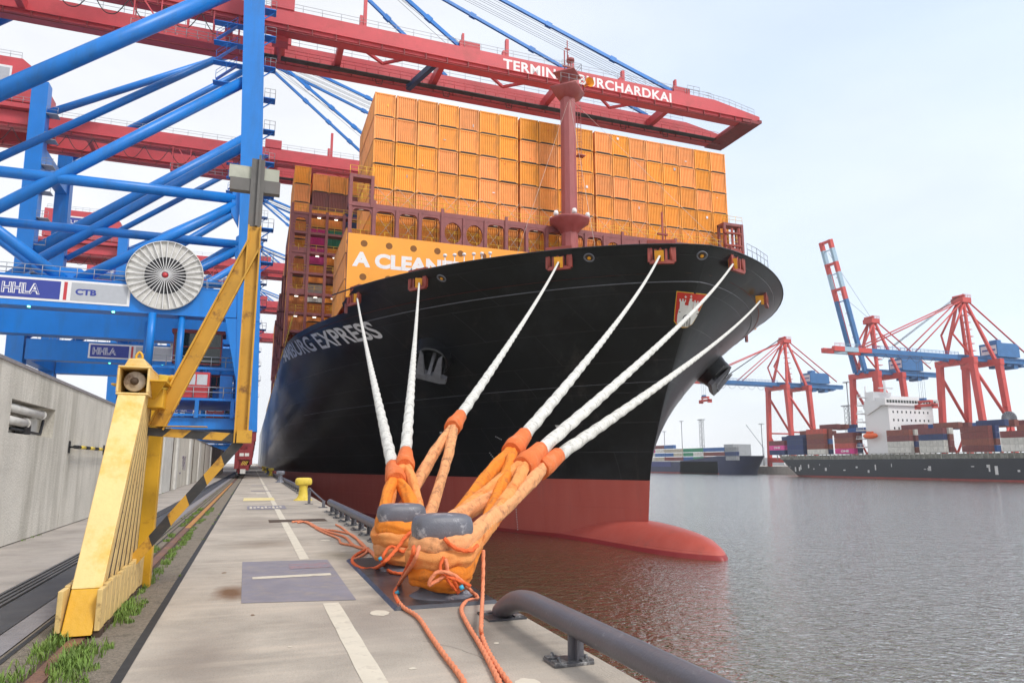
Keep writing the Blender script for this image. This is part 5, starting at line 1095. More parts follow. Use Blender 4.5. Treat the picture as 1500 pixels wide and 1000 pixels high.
    for X in (10, 28, 46): 
        g = MB(); g.beam((X, GN + .76, zb + .4), (X + 4, Yc, zb + .4), .35, .35); g.beam((X + 8, GN + .76, zb + .4), (X + 4, Yc, zb + .4), .35, .35); g.build('girder_brace', Rd, t)
    g = MB(); g.box((-2.5, GF - 2.2, zb - .4), (72, GF - 1.1, zb - .3)); g.build('boom_walkway', M['darkmetal'], t)
    g = MB(); rails(g, [(-2.5, GF - 2.2, zb - .3), (72, GF - 2.2, zb - .3)], 1.1, 1.6, .04); g.build('walkway_rails', Rd, t)
    g = MB(); g.beam((73.2, GN - 1.2, zb - .3), (73.2, GF + 1.2, zb - .3), 3.4, .5); g.box((75.0, GN - 1, 56.6), (75.5, GF + 1.2, 57.1)); g.build('boom_tip_platform', M['bogie'], t)
    g = MB(); rails(g, [(64.5, GN - .6, zt), (69.5, GN - .6, 58.8), (74.4, GN - .6, 57.9)], 1.1, 1.0, .035); rails(g, [(61.5, GN - .7, zt + .1), (63.8, GN - .7, zt + .1)], 1.5, .8, .04); rails(g, [(71.4, GF + 1.0, zb - .1), (75, GF + 1.2, zb - .1)], 1.1, .8, .03); g.build('tip_rails', M['rail'], t)
    g = MB(); g.box((-1.2, GN - .9, zt), (1.7, GN + .9, zt + 1.6)); g.box((-1.0, GF - .9, zt), (1.7, GF + .9, zt + 1.6)); g.cyl((.2, GN - .9, 57), (.2, GF + .9, 57), .7, 14); g.box((-.8, GN + .76, zb - 1.2), (1.2, GN + 2.4, zt)); g.build('boom_hinge', Rd, t)
    # text on the near girder
    g = MB(); text_quad(g, 'TERMINAL BURCHARDKAI', (30.4, GN - .76, 57.1), (28.0, 0, 0), (0, 0, 1.62), bold=.03, off=(0, 0, 0), spacing=1.08); g.build('lettering', M['white'], t)
    # vertical poles, lugs
    for X, h in ((10.8, 5), (31.2, 3), (41.6, 2.2), (50.2, 2.0)):
        g = MB(); g.box((X - .22, GN - .3, zt), (X + .22, GN + .3, zt + h)); g.box((X - .7, GN - .35, zt), (X - .3, GN + .35, zt + h * .35)); g.build('pole', Rd, t)
    for X in (24.2, 59.3):
        g = MB(); g.box((X - .2, GN - .5, zt), (X + 2.8, GN + .5, zt + 1.1)); g.box((X + .2, GN - .3, zt + 1.1), (X + .5, GN + .3, zt + 2.4)); g.build('stay_lug', Rd, t)
    for X in (14, 24, 34, 44, 54, 62):
        g = MB(); g.tube([(X - .5, GF - 1.2, zb - .5), (X - .4, GF - 1.2, zb - 1.2), (X + .4, GF - 1.2, zb - 1.2), (X + .5, GF - 1.2, zb - .5)], .07, 5); g.build('lamp_hoop', M['darkmetal'], t)
    g = MB(); q = Vector((20.3, Yc, 58)); g.beam((21.2, GN + .8, 57.2), (18.3, GF - .8, 56.0), .7, .9); g.cyl((21.2, GN + .9, 57.6), (20.4, GN + 3, 56.9), .45, 10); g.build('stay_frame', mat('dark blue paint', (.02, .05, .12), .5) if 'dkblue' not in M else M['dkblue'], t)
    # forestays and wires
    AP = Vector((-3.2, Yc, 80.6))
    for (X, Y) in ((24.3, GN), (24.3, GF), (59.4, GN), (59.4, GF)):
        a = Vector((-3.2, Yc + (Y - Yc) * .55, 80.6)); b = Vector((X, Y, zt + .3)); g = MB(); g.beam(a, b, .34, .5); 
        for u in (.33, .5, .66, .83): p = a.lerp(b, u); d = (b - a).normalized(); g.beam(p - d * .5, p + d * .5, .5, .72)
        g.build('forestay', B, t)
    g = MB()
    for k in range(9):
        y = -2.2 + k * .55; g.tube([(-3, Yc + y, 80.0 + .12 * (k % 3)), (66, Yc + y * .8, 60.0)], .03, 4)
    for k in range(3): g.tube([(-3, Yc - 2 + k * 1.5, 79.5), (24 + 4 * k, Yc - 2 + k * 1.5, 60)], .03, 4)
    g.build('hoist_wires', M['darkmetal'], t)
    g = MB(); g.box((-6, Yc - 3.5, 79.8), (-.8, Yc + 3.5, 81.4)); g.build('apex_head', B, t)
    # machinery house on the rear girders
    g = MB(); g.prism([(-55.5, GN - 1.5, 60.6), (-37.5, GN - 1.5, 60.6), (-37.5, GN - 1.5, 66.2), (-40, GN - 1.5, 68.2), (-55.5, GN - 1.5, 68.2)], (0, 11, 0)); g.box((-45, Yc - 2, 68.2), (-42, Yc + 2, 69.6)); g.box((-58, GN - 1.8, 59.4), (-36, GF + 1.8, 60.2)); mh = g.build('machinery_house', Rd, t)
    g = MB(); yy = GN - 1.53; g.box((-52, yy, 62.3), (-41.3, yy - .02, 66.6)); g.build('sign_board', M['white'], mh)
    g = MB(); g.box((-51.7, yy - .03, 62.7), (-44.6, yy - .04, 66.2)); g.build('sign_field', M['signblue'], mh)
    g = MB(); g.box((-44.2, yy - .03, 62.7), (-43.5, yy - .04, 66.2)); g.build('sign_bar', M['signred'], mh)
    g = MB(); g.box((-43.1, yy - .03, 62.7), (-41.6, yy - .04, 66.2)); g.build('sign_bar', M['signgrey'], mh)
    g = MB(); text_quad(g, 'HHLA', (-51.1, yy - .055, 63.4), (5.9, 0, 0), (0, 0, 2.1), bold=.05); lt = g.build('lettering', M['white'], mh)
    g = MB(); text_quad(g, 'HHLA', (-51.0, yy - .07, 63.5), (5.7, 0, 0), (0, 0, 1.9), bold=-.012); g.build('letter_core', M['signblue'], lt)
    g = MB(); rails(g, [(-58, GN - 1.8, 60.2), (-36, GN - 1.8, 60.2)], 1.1, 1.5, .04); rails(g, [(-55, GN - 1.4, 68.2), (-40.2, GN - 1.4, 68.2)], 1.1, 1.5, .04); g.build('handrail', M['rail'], mh)
    # portal sign HHLA | CTB
    yy = Yn - .97; g = MB(); g.box((-25.1, yy, 17.75), (-13.1, yy - .03, 20.1)); sb = g.build('portal_sign', M['white'], t)
    g = MB(); g.box((-24.85, yy - .04, 17.98), (-19.45, yy - .05, 19.87)); g.build('blue_field', M['signblue'], sb)
    g = MB(); g.box((-19.15, yy - .04, 17.98), (-18.85, yy - .05, 19.87)); g.build('red_bar', M['signred'], sb)
    g = MB(); g.box((-18.5, yy - .04, 17.98), (-13.35, yy - .05, 19.87)); g.build('grey_field', M['signgrey'], sb)
    g = MB(); text_quad(g, 'HHLA', (-24.5, yy - .065, 18.35), (3.3, 0, 0), (0, 0, 1.12), bold=.055); lt = g.build('lettering', M['white'], sb)
    g = MB(); text_quad(g, 'HHLA', (-24.44, yy - .08, 18.41), (3.18, 0, 0), (0, 0, 1.0), bold=-.01); g.build('letter_core', M['signblue'], lt)
    g = MB(); text_quad(g, 'CTB', (-18.1, yy - .065, 18.6), (1.9, 0, 0), (0, 0, .65), bold=.045); g.build('lettering', M['signblue'], sb)
    # cable reel
    rc = Vector((-9.9, Yn - 1.35, 21.35)); g = MB(); g.lathe(rc, [(3.7, -.12), (3.78, -.12), (3.78, .2), (3.7, .2)], 64, axis=(0, 1, 0)); g.lathe(rc + Vector((0, .12, 0)), [(3.7, 0), (2.0, .02)], 64, axis=(0, 1, 0)); rl = g.build('cable_reel', M['offwhite'], t)
    g = MB(); g.lathe(rc + Vector((0, .1, 0)), [(2.02, 0), (.5, 0), (.5, .5)], 48, axis=(0, 1, 0)); g.build('cable_winding', M['darkmetal'], rl)
    for k in range(32):
        a = 6.2832 * k / 32; d = Vector((math.cos(a), 0, math.sin(a))); g = MB(); g.beam(rc + d * .35 - Vector((0, .1, 0)), rc + d * 3.72 - Vector((0, .02, 0)), .26, .05, .16, .07, up=(d.cross(Vector((0, 1, 0))))); g.build('spoke', M['white'], rl)
    g = MB(); g.lathe(rc - Vector((0, .3, 0)), [(.01, 0), (.26, .02), (.3, .3)], 20, axis=(0, 1, 0)); g.build('hub', M['signred'], rl)
    g = MB(); g.box((rc.x - .5, Yn - 1.1, 20), (rc.x + .5, Yn - .96, 22)); g.cyl((rc.x - .9, Yn - 1.2, 17.2), (rc.x - .9, Yn - 1.2, 11.5), .38, 14); g.cyl((rc.x + 1.9, Yn - .6, 17.1), (rc.x + 1.9, Yn - .6, 8.5), .35, 14); g.build('post', B, t)
    # green status lamps
    for X in (-22, -14.5):
        g = MB(); g.box((X - .12, Yn - 1.1, 16.98), (X + .12, Yn - .9, 17.13)); g.build('green_lamp', M['greenlit'], t)
    # hanging service gangway under the boom
    g = MB(); x0, x1 = -16.5, -4.5
    g.box((x0, GN - 1.6, 52.0), (x1, GN - .2, 52.2))
    for X in (x0 + .2, x0 + 3.1, x0 + 6, x0 + 8.9, x1 - .2): g.beam((X, GN - 1.5, 52.2), (X, GN - 1.5, 56.4), .14, .14); g.beam((X, GN - .3, 52.2), (X, GN - .3, 56.4), .14, .14)
    g.beam((x0 + 1.2, GN - 1.5, 56), (x0 + 3.8, GN - 1.5, 52.2), .16, .16); g.beam((x1 - .2, GN - 1.5, 56), (x1 - 3, GN - 1.5, 52.2), .16, .16); g.build('service_gangway', Rd, t)
    g = MB(); rails(g, [(x0, GN - 1.6, 52.2), (x1, GN - 1.6, 52.2)], 1.1, 1.2, .035); rails(g, [(x0, GN - .2, 52.2), (x1, GN - .2, 52.2)], 1.1, 1.2, .035); g.build('gangway_rails', M['rail'], t)
    # festoon loops of cable under the rear girder
    g = MB()
    for k in range(12):
        X = -52 + k * 3.9; g.tube(sm([(X, GN - 1.3, 55.9), (X + 1.2, GN - 1.3, 53.9), (X + 2, GN - 1.3, 53.5), (X + 2.8, GN - 1.3, 53.9), (X + 3.9, GN - 1.3, 55.9)], 4), .06, 5)
    g.build('festoon_cable', M['black'], t)
    # landings with rails up the waterside leg
    for k, z in enumerate((24, 28, 32, 36, 40, 44, 48, 52, 55.5)):
        X = legx(z) + 1.2; g = MB(); g.box((X, Yn - .6, z), (X + 1.3, Yn + .8, z + .1)); g.beam((X, Yn, z - 1), (X + 1.1, Yn, z), .12, .12); lg = g.build('landing', B, t)
        g = MB(); rails(g, [(X + .1, Yn - .6, z + .1), (X + 1.3, Yn - .6, z + .1), (X + 1.3, Yn + .8, z + .1)], 1.1, .6, .03); g.build('landing_rails', M['rail'], lg)
    g = MB()
    for k in range(4):
        z = 44 + k * 2.6; g.beam((legx(z) - 4.2, Yn + 2, z), (legx(z) - 2.0, Yn + 2, z + 2.2), .7, .06); rails(g, [(legx(z) - 4.2, Yn + 1.6, z), (legx(z) - 2.0, Yn + 1.6, z + 2.2)], 1, 1.2, .03); g.box((legx(z) - 4.6, Yn + 1.5, z + 2.2), (legx(z) - 1.2, Yn + 2.6, z + 2.3))
    g.build('leg_stairs', M['blue'], t)
    # portal platform, red framed cab and small red cabin between the legs
    g = MB(); x0, x1 = -12.5, -1.9; g.box((x0, Yn + 1, 8.3), (x1, Yf - 1, 8.55)); g.box((x0, Yn + 1, 6.6), (x1, Yn + 1.2, 6.8)); g.box((x0, Yn + 1.5, 5.2), (x1, Yf - 1.5, 6.4))
    for X in (x0 + .5, x0 + 3.5, x0 + 6.5, x1 - .5): g.box((X - .2, Yn + .9, 6.4), (X + .2, Yn + 1.3, 8.3)); g.box((X - .15, Yn + 4, 8.5), (X + .15, Yn + 4.3, 17.2))
    g.box((x0, Yn + 2, 11.8), (x1, Yn + 2.3, 12.1)); g.build('portal_platform', B, t)
    g = MB(); rails(g, [(x0, Yn + 1, 8.55), (x1, Yn + 1, 8.55)], 1.2, 1.5, .05); rails(g, [(x0, Yn + 1.9, 12.1), (x1, Yn + 1.9, 12.1)], 1.1, 1.5, .05); g.build('platform_rails', M['rail'], t)
    g = MB(); g.box((x0, Yn + 1.7, 5.3), (x1, Yn + 1.75, 6.5)); g.build('mesh_skirt', M['darkmetal'], t)
    g = MB(); cy = Yn + 2.5; g.box((-8.9, cy, 12.5), (-4.0, cy + 3, 16.0)); cb = g.build('operator_cab', M['glass'], t)
    g = MB(); g.box((-9.2, cy - .1, 15.9), (-3.7, cy + 3.1, 16.3)); g.box((-8.95, cy - .05, 12.4), (-3.95, cy + .02, 12.55))
    for X in (-8.95, -4.1, -6.5): g.box((X, cy - .05, 12.4), (X + .15, cy - .01, 15.95))
    g.box((-8.9, cy - .05, 14.3), (-4, cy - .01, 14.4)); g.build('cab_frame', M['bogie'], cb)
    g = MB(); g.box((-7.6, Yn + 1.2, 8.6), (-4.9, Yn + 3.6, 11.4)); sc_ = g.build('red_cabin', mat('red cabin', (.5, .04, .05), .5) if 'cabin' not in M else M['cabin'], t)
    g = MB(); g.box((-7.35, Yn + 1.18, 10.0), (-6.35, Yn + 1.19, 11.15)); g.build('cabin_window', M['cabglass'], sc_)
    g = MB(); g.box((-6.2, Yn + 1.18, 10.0), (-5.15, Yn + 1.19, 11.15)); g.build('cabin_window', M['cabglass'], sc_)
    for k in range(8):
        r_ = random.Random(k); X = r_.uniform(x0, x1 - 1); z = r_.uniform(8.6, 10.5); g = MB(); g.box((X, Yn + 5 + k * .5, 8.6), (X + r_.uniform(.4, 1.4), Yn + 5.4 + k * .5, z)); g.build('winch_box', B, t)
    g = MB(); g.box((-3.9, Yn + 2, 8.6), (-2.6, Yn + 3.4, 11.2)); g.build('switch_cabinet', B, t)
    # landside leg stair tower rails
    for k in range(9):
        g = MB(); z = 22 + 4.4 * k; X = XL + 1.2 - .02 * z; g.box((X, Yn - 1, z), (X + 1.6, Yn + 1, z + .1)); rails(g, [(X, Yn - 1, z + .1), (X + 1.6, Yn - 1, z + .1)], 1.1, .8, .035); g.build('leg_landing', M['rail'], t)
    return t
M['dkblue'] = mat('dark blue paint', (.02, .05, .12), .5); M['cabin'] = mat('red cabin', (.5, .04, .05), .5); M['cabglass'] = mat('pale cabin glass', (.5, .52, .55), .1, var=.1)
gm = bpy.data.materials.new('green lamp'); gm.use_nodes = True; gm.node_tree.nodes['Principled BSDF'].inputs['Emission Color'].default_value = (.05, 1, .4, 1); gm.node_tree.nodes['Principled BSDF'].inputs['Emission Strength'].default_value = 2; M['greenlit'] = gm
c1 = quay_crane(91, 'nearest blue gantry crane with the white cable reel and the red boom over the ship')
km = kidmap()
for Y, lb_ in ((134, 'second blue gantry crane, its red girders crossing behind the nearest crane'), (213, 'third blue gantry crane, its red machinery house with sign seen through the bracing'), (265, 'fourth gantry crane along the quay, its short red boom seen beside the leg'), (332, 'farthest gantry crane along the quay, a small red boom beside the stacks')):
    copy_tree(c1, (0, Y - 91, 0), label=lb_, kids=km)
# ================================================================== FAR SIDE OF THE HARBOUR
M['fred'] = mat('far crane red', (0.58, 0.07, 0.06), .5, var=.1, scale=.2)
M['fblue'] = mat('far crane blue', (0.03, 0.15, 0.38), .5, var=.15, scale=.2)
M['fblack'] = mat('far hull black', (0.010, 0.013, 0.022), .5, var=.3, scale=.1)
M['fboot'] = mat('far boot red', (0.25, 0.035, 0.03), .6, var=.3, scale=.5)
M['fhblue'] = mat('far hull blue', (0.012, 0.02, 0.075), .5, var=.2, scale=.1)
M['coaming'] = mat('dirty pale coaming', (.22, .22, .19), .7, var=.4, scale=.6, dirt=(.5, .5, .46), dirt_amt=.8, dscale=.5)
M['fpaleblue'] = mat('pale blue paint', (.35, .5, .62), .5)
M['lifeboat'] = mat('lifeboat orange', (.8, .12, .02), .4)
def far_crane(Yc, label, X0=322, raised=False):
    t = thing('harbour_crane', (X0 + 9, Yc, -.6), label, 'harbour crane', 'red harbour cranes on the far quay'); Rd, B = M['fred'], M['fblue']; hy = 10.5; XB = X0 + 18
    def taper(X, Y, s): return X
    for X in (X0, XB):
        for s in (-1, 1):
            g = MB(); g.beam((X, Yc + s * (hy + 1), -.6), (X, Yc + s * hy * .82, 50), 2.2, 2.2, 2.6, 2.6, up=(0, 1, 0)); g.build('leg', Rd, t)
        g = MB(); g.box((X - 1.1, Yc - hy - 1, 2), (X + 1.1, Yc + hy + 1, 5)); g.build('sill_beam', Rd, t); g = MB(); g.box((X - 1.4, Yc - hy * .85 - 1.4, 48.8), (X + 1.4, Yc + hy * .85 + 1.4, 51.8)); g.build('cross_beam', Rd, t)
    for s in (-1, 1):
        for (a, b, r) in (((X0, 46), (XB, 21), .75), ((X0, 21), (XB, 21), .5), ((X0, 21), (X0 + 9, 6), .55), ((XB, 21), (X0 + 9, 6), .55), ((X0 + 1, 4.2), (XB - 1, 4.2), .9)):
            g = MB(); ya = Yc + s * (hy + 1 - (a[1] / 50) * 2.4); yb = Yc + s * (hy + 1 - (b[1] / 50) * 2.4); g.cyl((a[0], ya, a[1]), (b[0], yb, b[1]), r, 8); g.build('brace', Rd, t)
        g = MB(); g.beam((X0 + 2, Yc + s * 7, 51.5), (X0 + 8, Yc + s * 1.6, 82), 1.4, 1.4, 1, 1, up=(0, 1, 0)); g.build('mast_leg', Rd, t)
        g = MB(); g.beam((XB, Yc + s * 7, 51.5), (X0 + 9, Yc + s * 1.6, 82), 1.4, 1.4, 1, 1, up=(0, 1, 0)); g.build('mast_leg', Rd, t)
        g = MB(); g.cyl((X0 + 9, Yc + s * 2.5, 82), (X0 + 48, Yc + s * 3, 56), .4, 8); g.build('backstay', Rd, t)
        g = MB(); g.cyl((X0 + 3, Yc + s * 6, 53), (X0 - 4, Yc + s * 3, 64), .5, 8); g.cyl((X0 - 4, Yc + s * 3, 64), (X0 + 8, Yc + s * 2, 81), .5, 8); g.build('inner_strut', Rd, t)
    g = MB(); g.box((X0 + 5.5, Yc - 3.2, 80.6), (X0 + 11.5, Yc + 3.2, 83.2)); rails(g, [(X0 + 5.5, Yc - 3.2, 83.2), (X0 + 11.5, Yc - 3.2, 83.2)], 1.4, 1.2, .1); g.cyl((X0 + 7, Yc - 3, 84), (X0 + 7, Yc + 3, 84), .8, 10); g.build('apex_head', Rd, t)
    g = MB()
    for s in (-1, 1): g.box((X0 - 3, Yc + s * 3.2 - .9, 50.9), (X0 + 52, Yc + s * 3.2 + .9, 53.6))
    for k in range(6): g.box((X0 + k * 9, Yc - 2.3, 51.2), (X0 + 1 + k * 9, Yc + 2.3, 52.8))
    rails(g, [(X0 - 3, Yc - 4.4, 52), (X0 + 52, Yc - 4.4, 52)], 1.2, 3, .1, n=3)
    for k in range(5): g.box((X0 + 22 + k * 5, Yc - 3, 49.6 - (k % 2)), (X0 + 25 + k * 5, Yc + 3, 50.6))
    g.build('rear_girder', B, t)
    g = MB(); g.prism([(X0 + 24, Yc - 4.6, 54), (X0 + 40, Yc - 4.6, 54), (X0 + 40, Yc - 4.6, 59.5), (X0 + 38, Yc - 4.6, 61), (X0 + 24, Yc - 4.6, 61)], (0, 9.2, 0)); g.box((X0 + 28, Yc - 2, 61), (X0 + 31, Yc + 2, 63)); mh = g.build('machinery_house', B, t)
    g = MB(); g.box((X0 + 23.9, Yc - 4.2, 55.4), (X0 + 23.95, Yc + 3.8, 59.8)); g.build('house_sign', M['white'], mh)
    g = MB(); g.box((X0 + 23.6, Yc - 3.6, 57.2), (X0 + 23.88, Yc + 3, 57.9)); g.build('sign_writing', M['signblue'], mh)
    # ladder landings
    for k in range(6):
        g = MB(); g.box((XB - 2.6, Yc - hy - 1.2, 9 + 6.5 * k), (XB - 1.4, Yc - hy + .6, 9.3 + 6.5 * k)); g.build('landing', M['fred'], t); g = MB(); g.box((X0 + 6, Yc - 4 + .3 * k, 56 + 3.6 * k), (X0 + 10, Yc - 2 + .3 * k, 56.3 + 3.6 * k)); g.build('landing', M['fred'], t)
    if not raised:
        pieces = [(X0 - 3, X0 - 58, B), (X0 - 58, X0 - 66, M['fred']), (X0 - 66, X0 - 74, M['fpaleblue']), (X0 - 74, X0 - 80, M['fred'])]
        for (a, b, m_) in pieces:
            g = MB()
            for s in (-1, 1): g.box((a - .003, Yc + s * 3.2 - .8, 51.2), (b, Yc + s * 3.2 + .8, 53.4))
            g.box((b, Yc - 2.4, 51.4), (b + .8, Yc + 2.4, 52.6)); rails(g, [(a, Yc - 4.2, 53.4), (b, Yc - 4.2, 53.4)], 1.3, 2.5, .1, n=3); g.build('boom', m_, t)
        for s in (-1, 1):
            for X in (X0 - 30, X0 - 62):
                g = MB(); g.cyl((X0 + 8, Yc + s * 2, 82), (X, Yc + s * 3.2, 53.5), .32, 6); g.build('forestay', Rd, t)
        g = MB(); 
        for k in range(5): g.tube([(X0 + 7, Yc - 1 + .5 * k, 84.5), (X0 - 40, Yc - 1 + .5 * k, 56.2)], .07, 3)
        g.build('hoist_wires', M['darkmetal'], t)
        g = MB()
        for k in range(11):
            X = X0 - 58 + k * 7.5; g.tube(sm([(X, Yc - 4.5, 51), (X + 2.2, Yc - 4.5, 48.5), (X + 3.7, Yc - 4.5, 48), (X + 5.3, Yc - 4.5, 48.5), (X + 7.5, Yc - 4.5, 51)], 3), .1, 4)
        g.build('festoon_cable', M['darkmetal'], t)
    else:
        h = Vector((X0 - 3, Yc, 52)); d = Vector((-.23, 0, .973)); nrm = Vector((-.973, 0, -.23))
        seg = [(0, 42, B), (42, 49, Rd), (49, 58, M['fpaleblue']), (58, 64, Rd), (64, 72, M['fpaleblue']), (72, 77, Rd)]
        for a, b, m_ in seg:
            g = MB()
            for s in (-1, 1): g.beam(h + d * a + Vector((0, s * 3.3, 0)), h + d * (b - .003) + Vector((0, s * 3.3, 0)), 1.7, 2.4, up=nrm)
            g.beam(h + d * (b - .8) + Vector((0, -2.6, 0)), h + d * (b - .8) + Vector((0, 2.6, 0)), 1.2 if m_ is Rd else .4, 1.4 if m_ is Rd else .5)
            g.build('raised_boom', m_, t)
        g = MB()
        for s in (-1, 1): g.tube([h + d * 0 + Vector((0, s * 1.8, 0)), h + d * 62 + Vector((0, s * 1.8, 0))], .25, 5)
        for k in range(8): g.beam(h + d * (6 + 7 * k) + Vector((0, -2.3, 0)), h + d * (6 + 7 * k) + Vector((0, -.6, 0)), .3, .3)
        g.build('boom_walkway', Rd, t)
        g = MB(); g.tube([(X0 + 8, Yc, 83), tuple(h + d * 46)], .1, 4); g.tube([(X0 + 8, Yc - 1, 83), tuple(h + d * 70)], .1, 4); g.build('hoist_wires', M['darkmetal'], t)
    return t
far_crane(369, 'leftmost red harbour crane, its blue boom reaching behind the bow')
far_crane(298, 'red harbour crane with its striped boom raised almost upright', raised=True)
far_crane(243, 'rightmost red harbour crane with a lowered blue boom and cable drum')
rr = atX(1479, 613, 321); g = MB(); g.lathe(rr, [(3.4, 0), (3.4, .6), (.3, .9)], 28, axis=(-1, 0, 0)); dr_ = g.build('cable_drum', M['anchor'], label='round grey cable drum on the rightmost harbour crane leg', category='cable drum')
for k in range(16):
    a = 6.2832 * k / 16; g = MB(); g.beam(rr + Vector((-.95, 0, 0)), rr + Vector((-.7, 3.3 * math.cos(a), 3.3 * math.sin(a))), .2, .2); g.build('spoke', M['rail'], dr_)
# spreader with load hanging under each of two booms
for (px, py, X, lab) in ((1033, 583, 262, 'red spreader hanging below the leftmost crane boom beside the bow'), (1356, 589, 290, 'red spreader hanging beside the white deckhouse')):
    q = atX(px, py, X); t = thing('spreader', tuple(q), lab, 'spreader', 'spreaders hanging from the far cranes')
    g = MB(); g.box(q + Vector((-1.3, -5, -2.0)), q + Vector((1.3, 5, -.9))); g.box(q + Vector((-1.0, -3, .0)), q + Vector((1.0, 3, .9)))
    for s in (-1, 1): g.beam(q + Vector((0, 4 * s, -.9)), q + Vector((0, 2 * s, .1)), .5, .5); g.box(q + Vector((-1.3, 4.4 * s - .6, -3.0)), q + Vector((1.3, 4.4 * s + .6, -1.5)))
    g.build('frame', M['fred'], t)
    g = MB(); g.box(q + Vector((-.8, 0, .9)), q + Vector((.8, 2.6, 2.0))); g.build('head_block', M['fblue'], t)
    g = MB()
    for dx in (-.7, .7):
        for dy in (.3, 2.3): g.tube([q + Vector((dx, dy, 2)), Vector((q.x + dx, q.y + dy, 51.2))], .06, 3)
    g.build('hoist_ropes', M['darkmetal'], t)
def farship(name, label, X0, X1, Ya, Yb, zdeck, m_hull, bow=None, stern=None, boot=-4.9):
    t = thing(name, ((X0 + X1) / 2, (Ya + Yb) / 2, WATER), label, 'ship'); cx_ = (X0 + X1) / 2; hb = (X1 - X0) / 2
    def prof(z, hi):
        P = []; 
        n = 14
        for i in range(n + 1):           # stern end (Yb side) or bow
            u = i / n; 
            if hi: Y = lerp(Yb - (34 if bow == 'hi' else 12), Yb - (0 if z > 0 else 3 + -z * .9) + (0 if bow != 'hi' else max(0, z) * .9), u)
            else: Y = lerp(Ya, Ya + 8, u)
            P.append(Y)
        return P
    rows = []; zl = [-8, boot, boot + .01, 0, zdeck * .6, zdeck]
    for z in zl:
        f = (z - WATER) / (zdeck - WATER); row = []
        Ye = Yb + (f * 6 - 6 if bow == 'hi' else f * 8 - 8); Lb = 40 if bow == 'hi' else 26
        n = 16; left = []; right = []
        for i in range(n + 1):
            u = i / n; Y = Ye - Lb * (1 - u); w_ = math.sqrt(max(0, 1 - u ** (2.2 if bow == 'hi' else 3 + 4 * f)))
            left.append(Vector((cx_ - hb * w_, Y, z))); right.append(Vector((cx_ + hb * w_, Y, z)))
        rows.append([Vector((cx_ - hb, Ya, z))] + left + right[::-1] + [Vector((cx_ + hb, Ya, z)), Vector((cx_ - hb, Ya, z))])
    g = MB(); g.grid(rows[2:], False, flip=True); g.add(rows[-1][:-1], [tuple(range(len(rows[-1]) - 1))]); g.build('hull', m_hull, t)
    g = MB(); g.grid(rows[:2], False, flip=True); g.build('boot_topping', M['fboot'], t)
    return t
# right: black ship with white deckhouse
s1 = farship('cargo_ship', 'black container ship with a white deckhouse moored across the water', 279, 317, 60, 327, 3.4, M['fblack'])
g = MB()
for k in range(90):
    Y = 92 + k * 2.6; g.box((279.3, Y, 3.4), (279.7, Y + .35, 6.0))
g.box((279.2, 60, 5.95), (279.6, 322, 6.1)); g.box((280.5, 60, 3.4), (315, 322, 5.6)); g.build('hatch_coaming', M['coaming'], s1)
g = MB()
r_ = random.Random(5)
for k in range(26): Y = r_.uniform(180, 320); g.box((278.96, Y, r_.uniform(-3, 1)), (279.1, Y + r_.uniform(.3, 1.4), r_.uniform(1.0, 1.4) - r_.uniform(0, 3)))
g.build('hull_marks', M['mark'], s1)
def fX(px, py, X=281): return atX(px, py, X)
def Yof(px): return fX(px, 660).y
# white deckhouse
ya = atX(1305, 640, 284).y; yc = atX(1258, 640, 284).y; zt0 = atX(1310, 583, 284).z; XR_ = 313
g = MB(); g.box((284, ya, 4), (XR_, ya + 14, zt0)); g.box((281, ya - 1.2, zt0 - 3.0), (XR_ + 3, ya + 4, zt0 + .3)); g.box((287, ya + 1, zt0), (XR_ - 3, ya + 10, zt0 + 1.6)); dh = g.build('deckhouse', M['white'], s1)
for k in range(8):
    g = MB(); zk = 5 + k * 4.1; g.box((282.5, ya + 14.01, zk), (300, yc + (k - 3) * -.5, zk + .45)); rails(g, [(282.6, ya + 14.2, zk + .45), (282.6, yc - k * .5 + 1, zk + .45)], 1.2, 2.5, .1, n=3); g.build('side_deck', M['white'], dh)
g = MB(); g.box((287, ya + 14.01, 4), (300, yc - 6, zt0 - 4)); g.box((286, ya + 15, zt0 - 5), (298, yc - 9, zt0 + 4.5)); g.build('funnel_casing', M['white'], dh)
g = MB(); g.prism([(283, ya + 3, zt0 - 3), (283, ya + 14, zt0 - 3), (283, ya + 12, zt0 - 7)], (1, 0, 0)); g.build('wing_support', M['white'], dh)
for r in range(4):
    for k in range(9): 
        x_ = 286.5 + k * (XR_ - 289) / 8.5; z_ = zt0 - 6.6 - r * 3.9; g = MB(); g.box((x_, ya - .06, z_), (x_ + .8, ya - .01, z_ + 1.1)); g.build('cabin_window', M['glass'], dh)
g = MB(); n_ = 18
for k in range(n_): x_ = 282 + k * (XR_ + 1.5 - 282) / n_; g.box((x_, ya - 1.28, zt0 - 1.8), (x_ + 1.35, ya - 1.21, zt0 - .5))
g.build('bridge_windows', M['glass'], dh)
g = MB(); g.cyl((292, ya + 8, zt0), (292, ya + 8, zt0 + 10), .6, 8); g.box((288, ya + 7.6, zt0 + 6), (297, ya + 8.4, zt0 + 6.5)); g.cyl((289, ya + 17, zt0 + 2), (289, ya + 17, zt0 + 8), .4, 8); g.build('radar_mast', M['white'], s1)
q = fX(1275, 638, 281.5); t = thing('lifeboat', tuple(q - Vector((0, 0, 1.4))), 'orange enclosed lifeboat on the side of the white deckhouse', 'lifeboat')
g = MB(); rows = []
for i in range(13):
    u = i / 12; Y = q.y - 4.4 + 8.8 * u; w_ = math.sin(math.pi * u) ** .45 + .001; rows.append([Vector((q.x + 1.4 * w_ * math.cos(a), Y, q.z + 1.5 * w_ * math.sin(a))) for a in [6.2832 * k / 16 for k in range(17)]])
g.grid(rows); g.build('hull', M['lifeboat'], t)
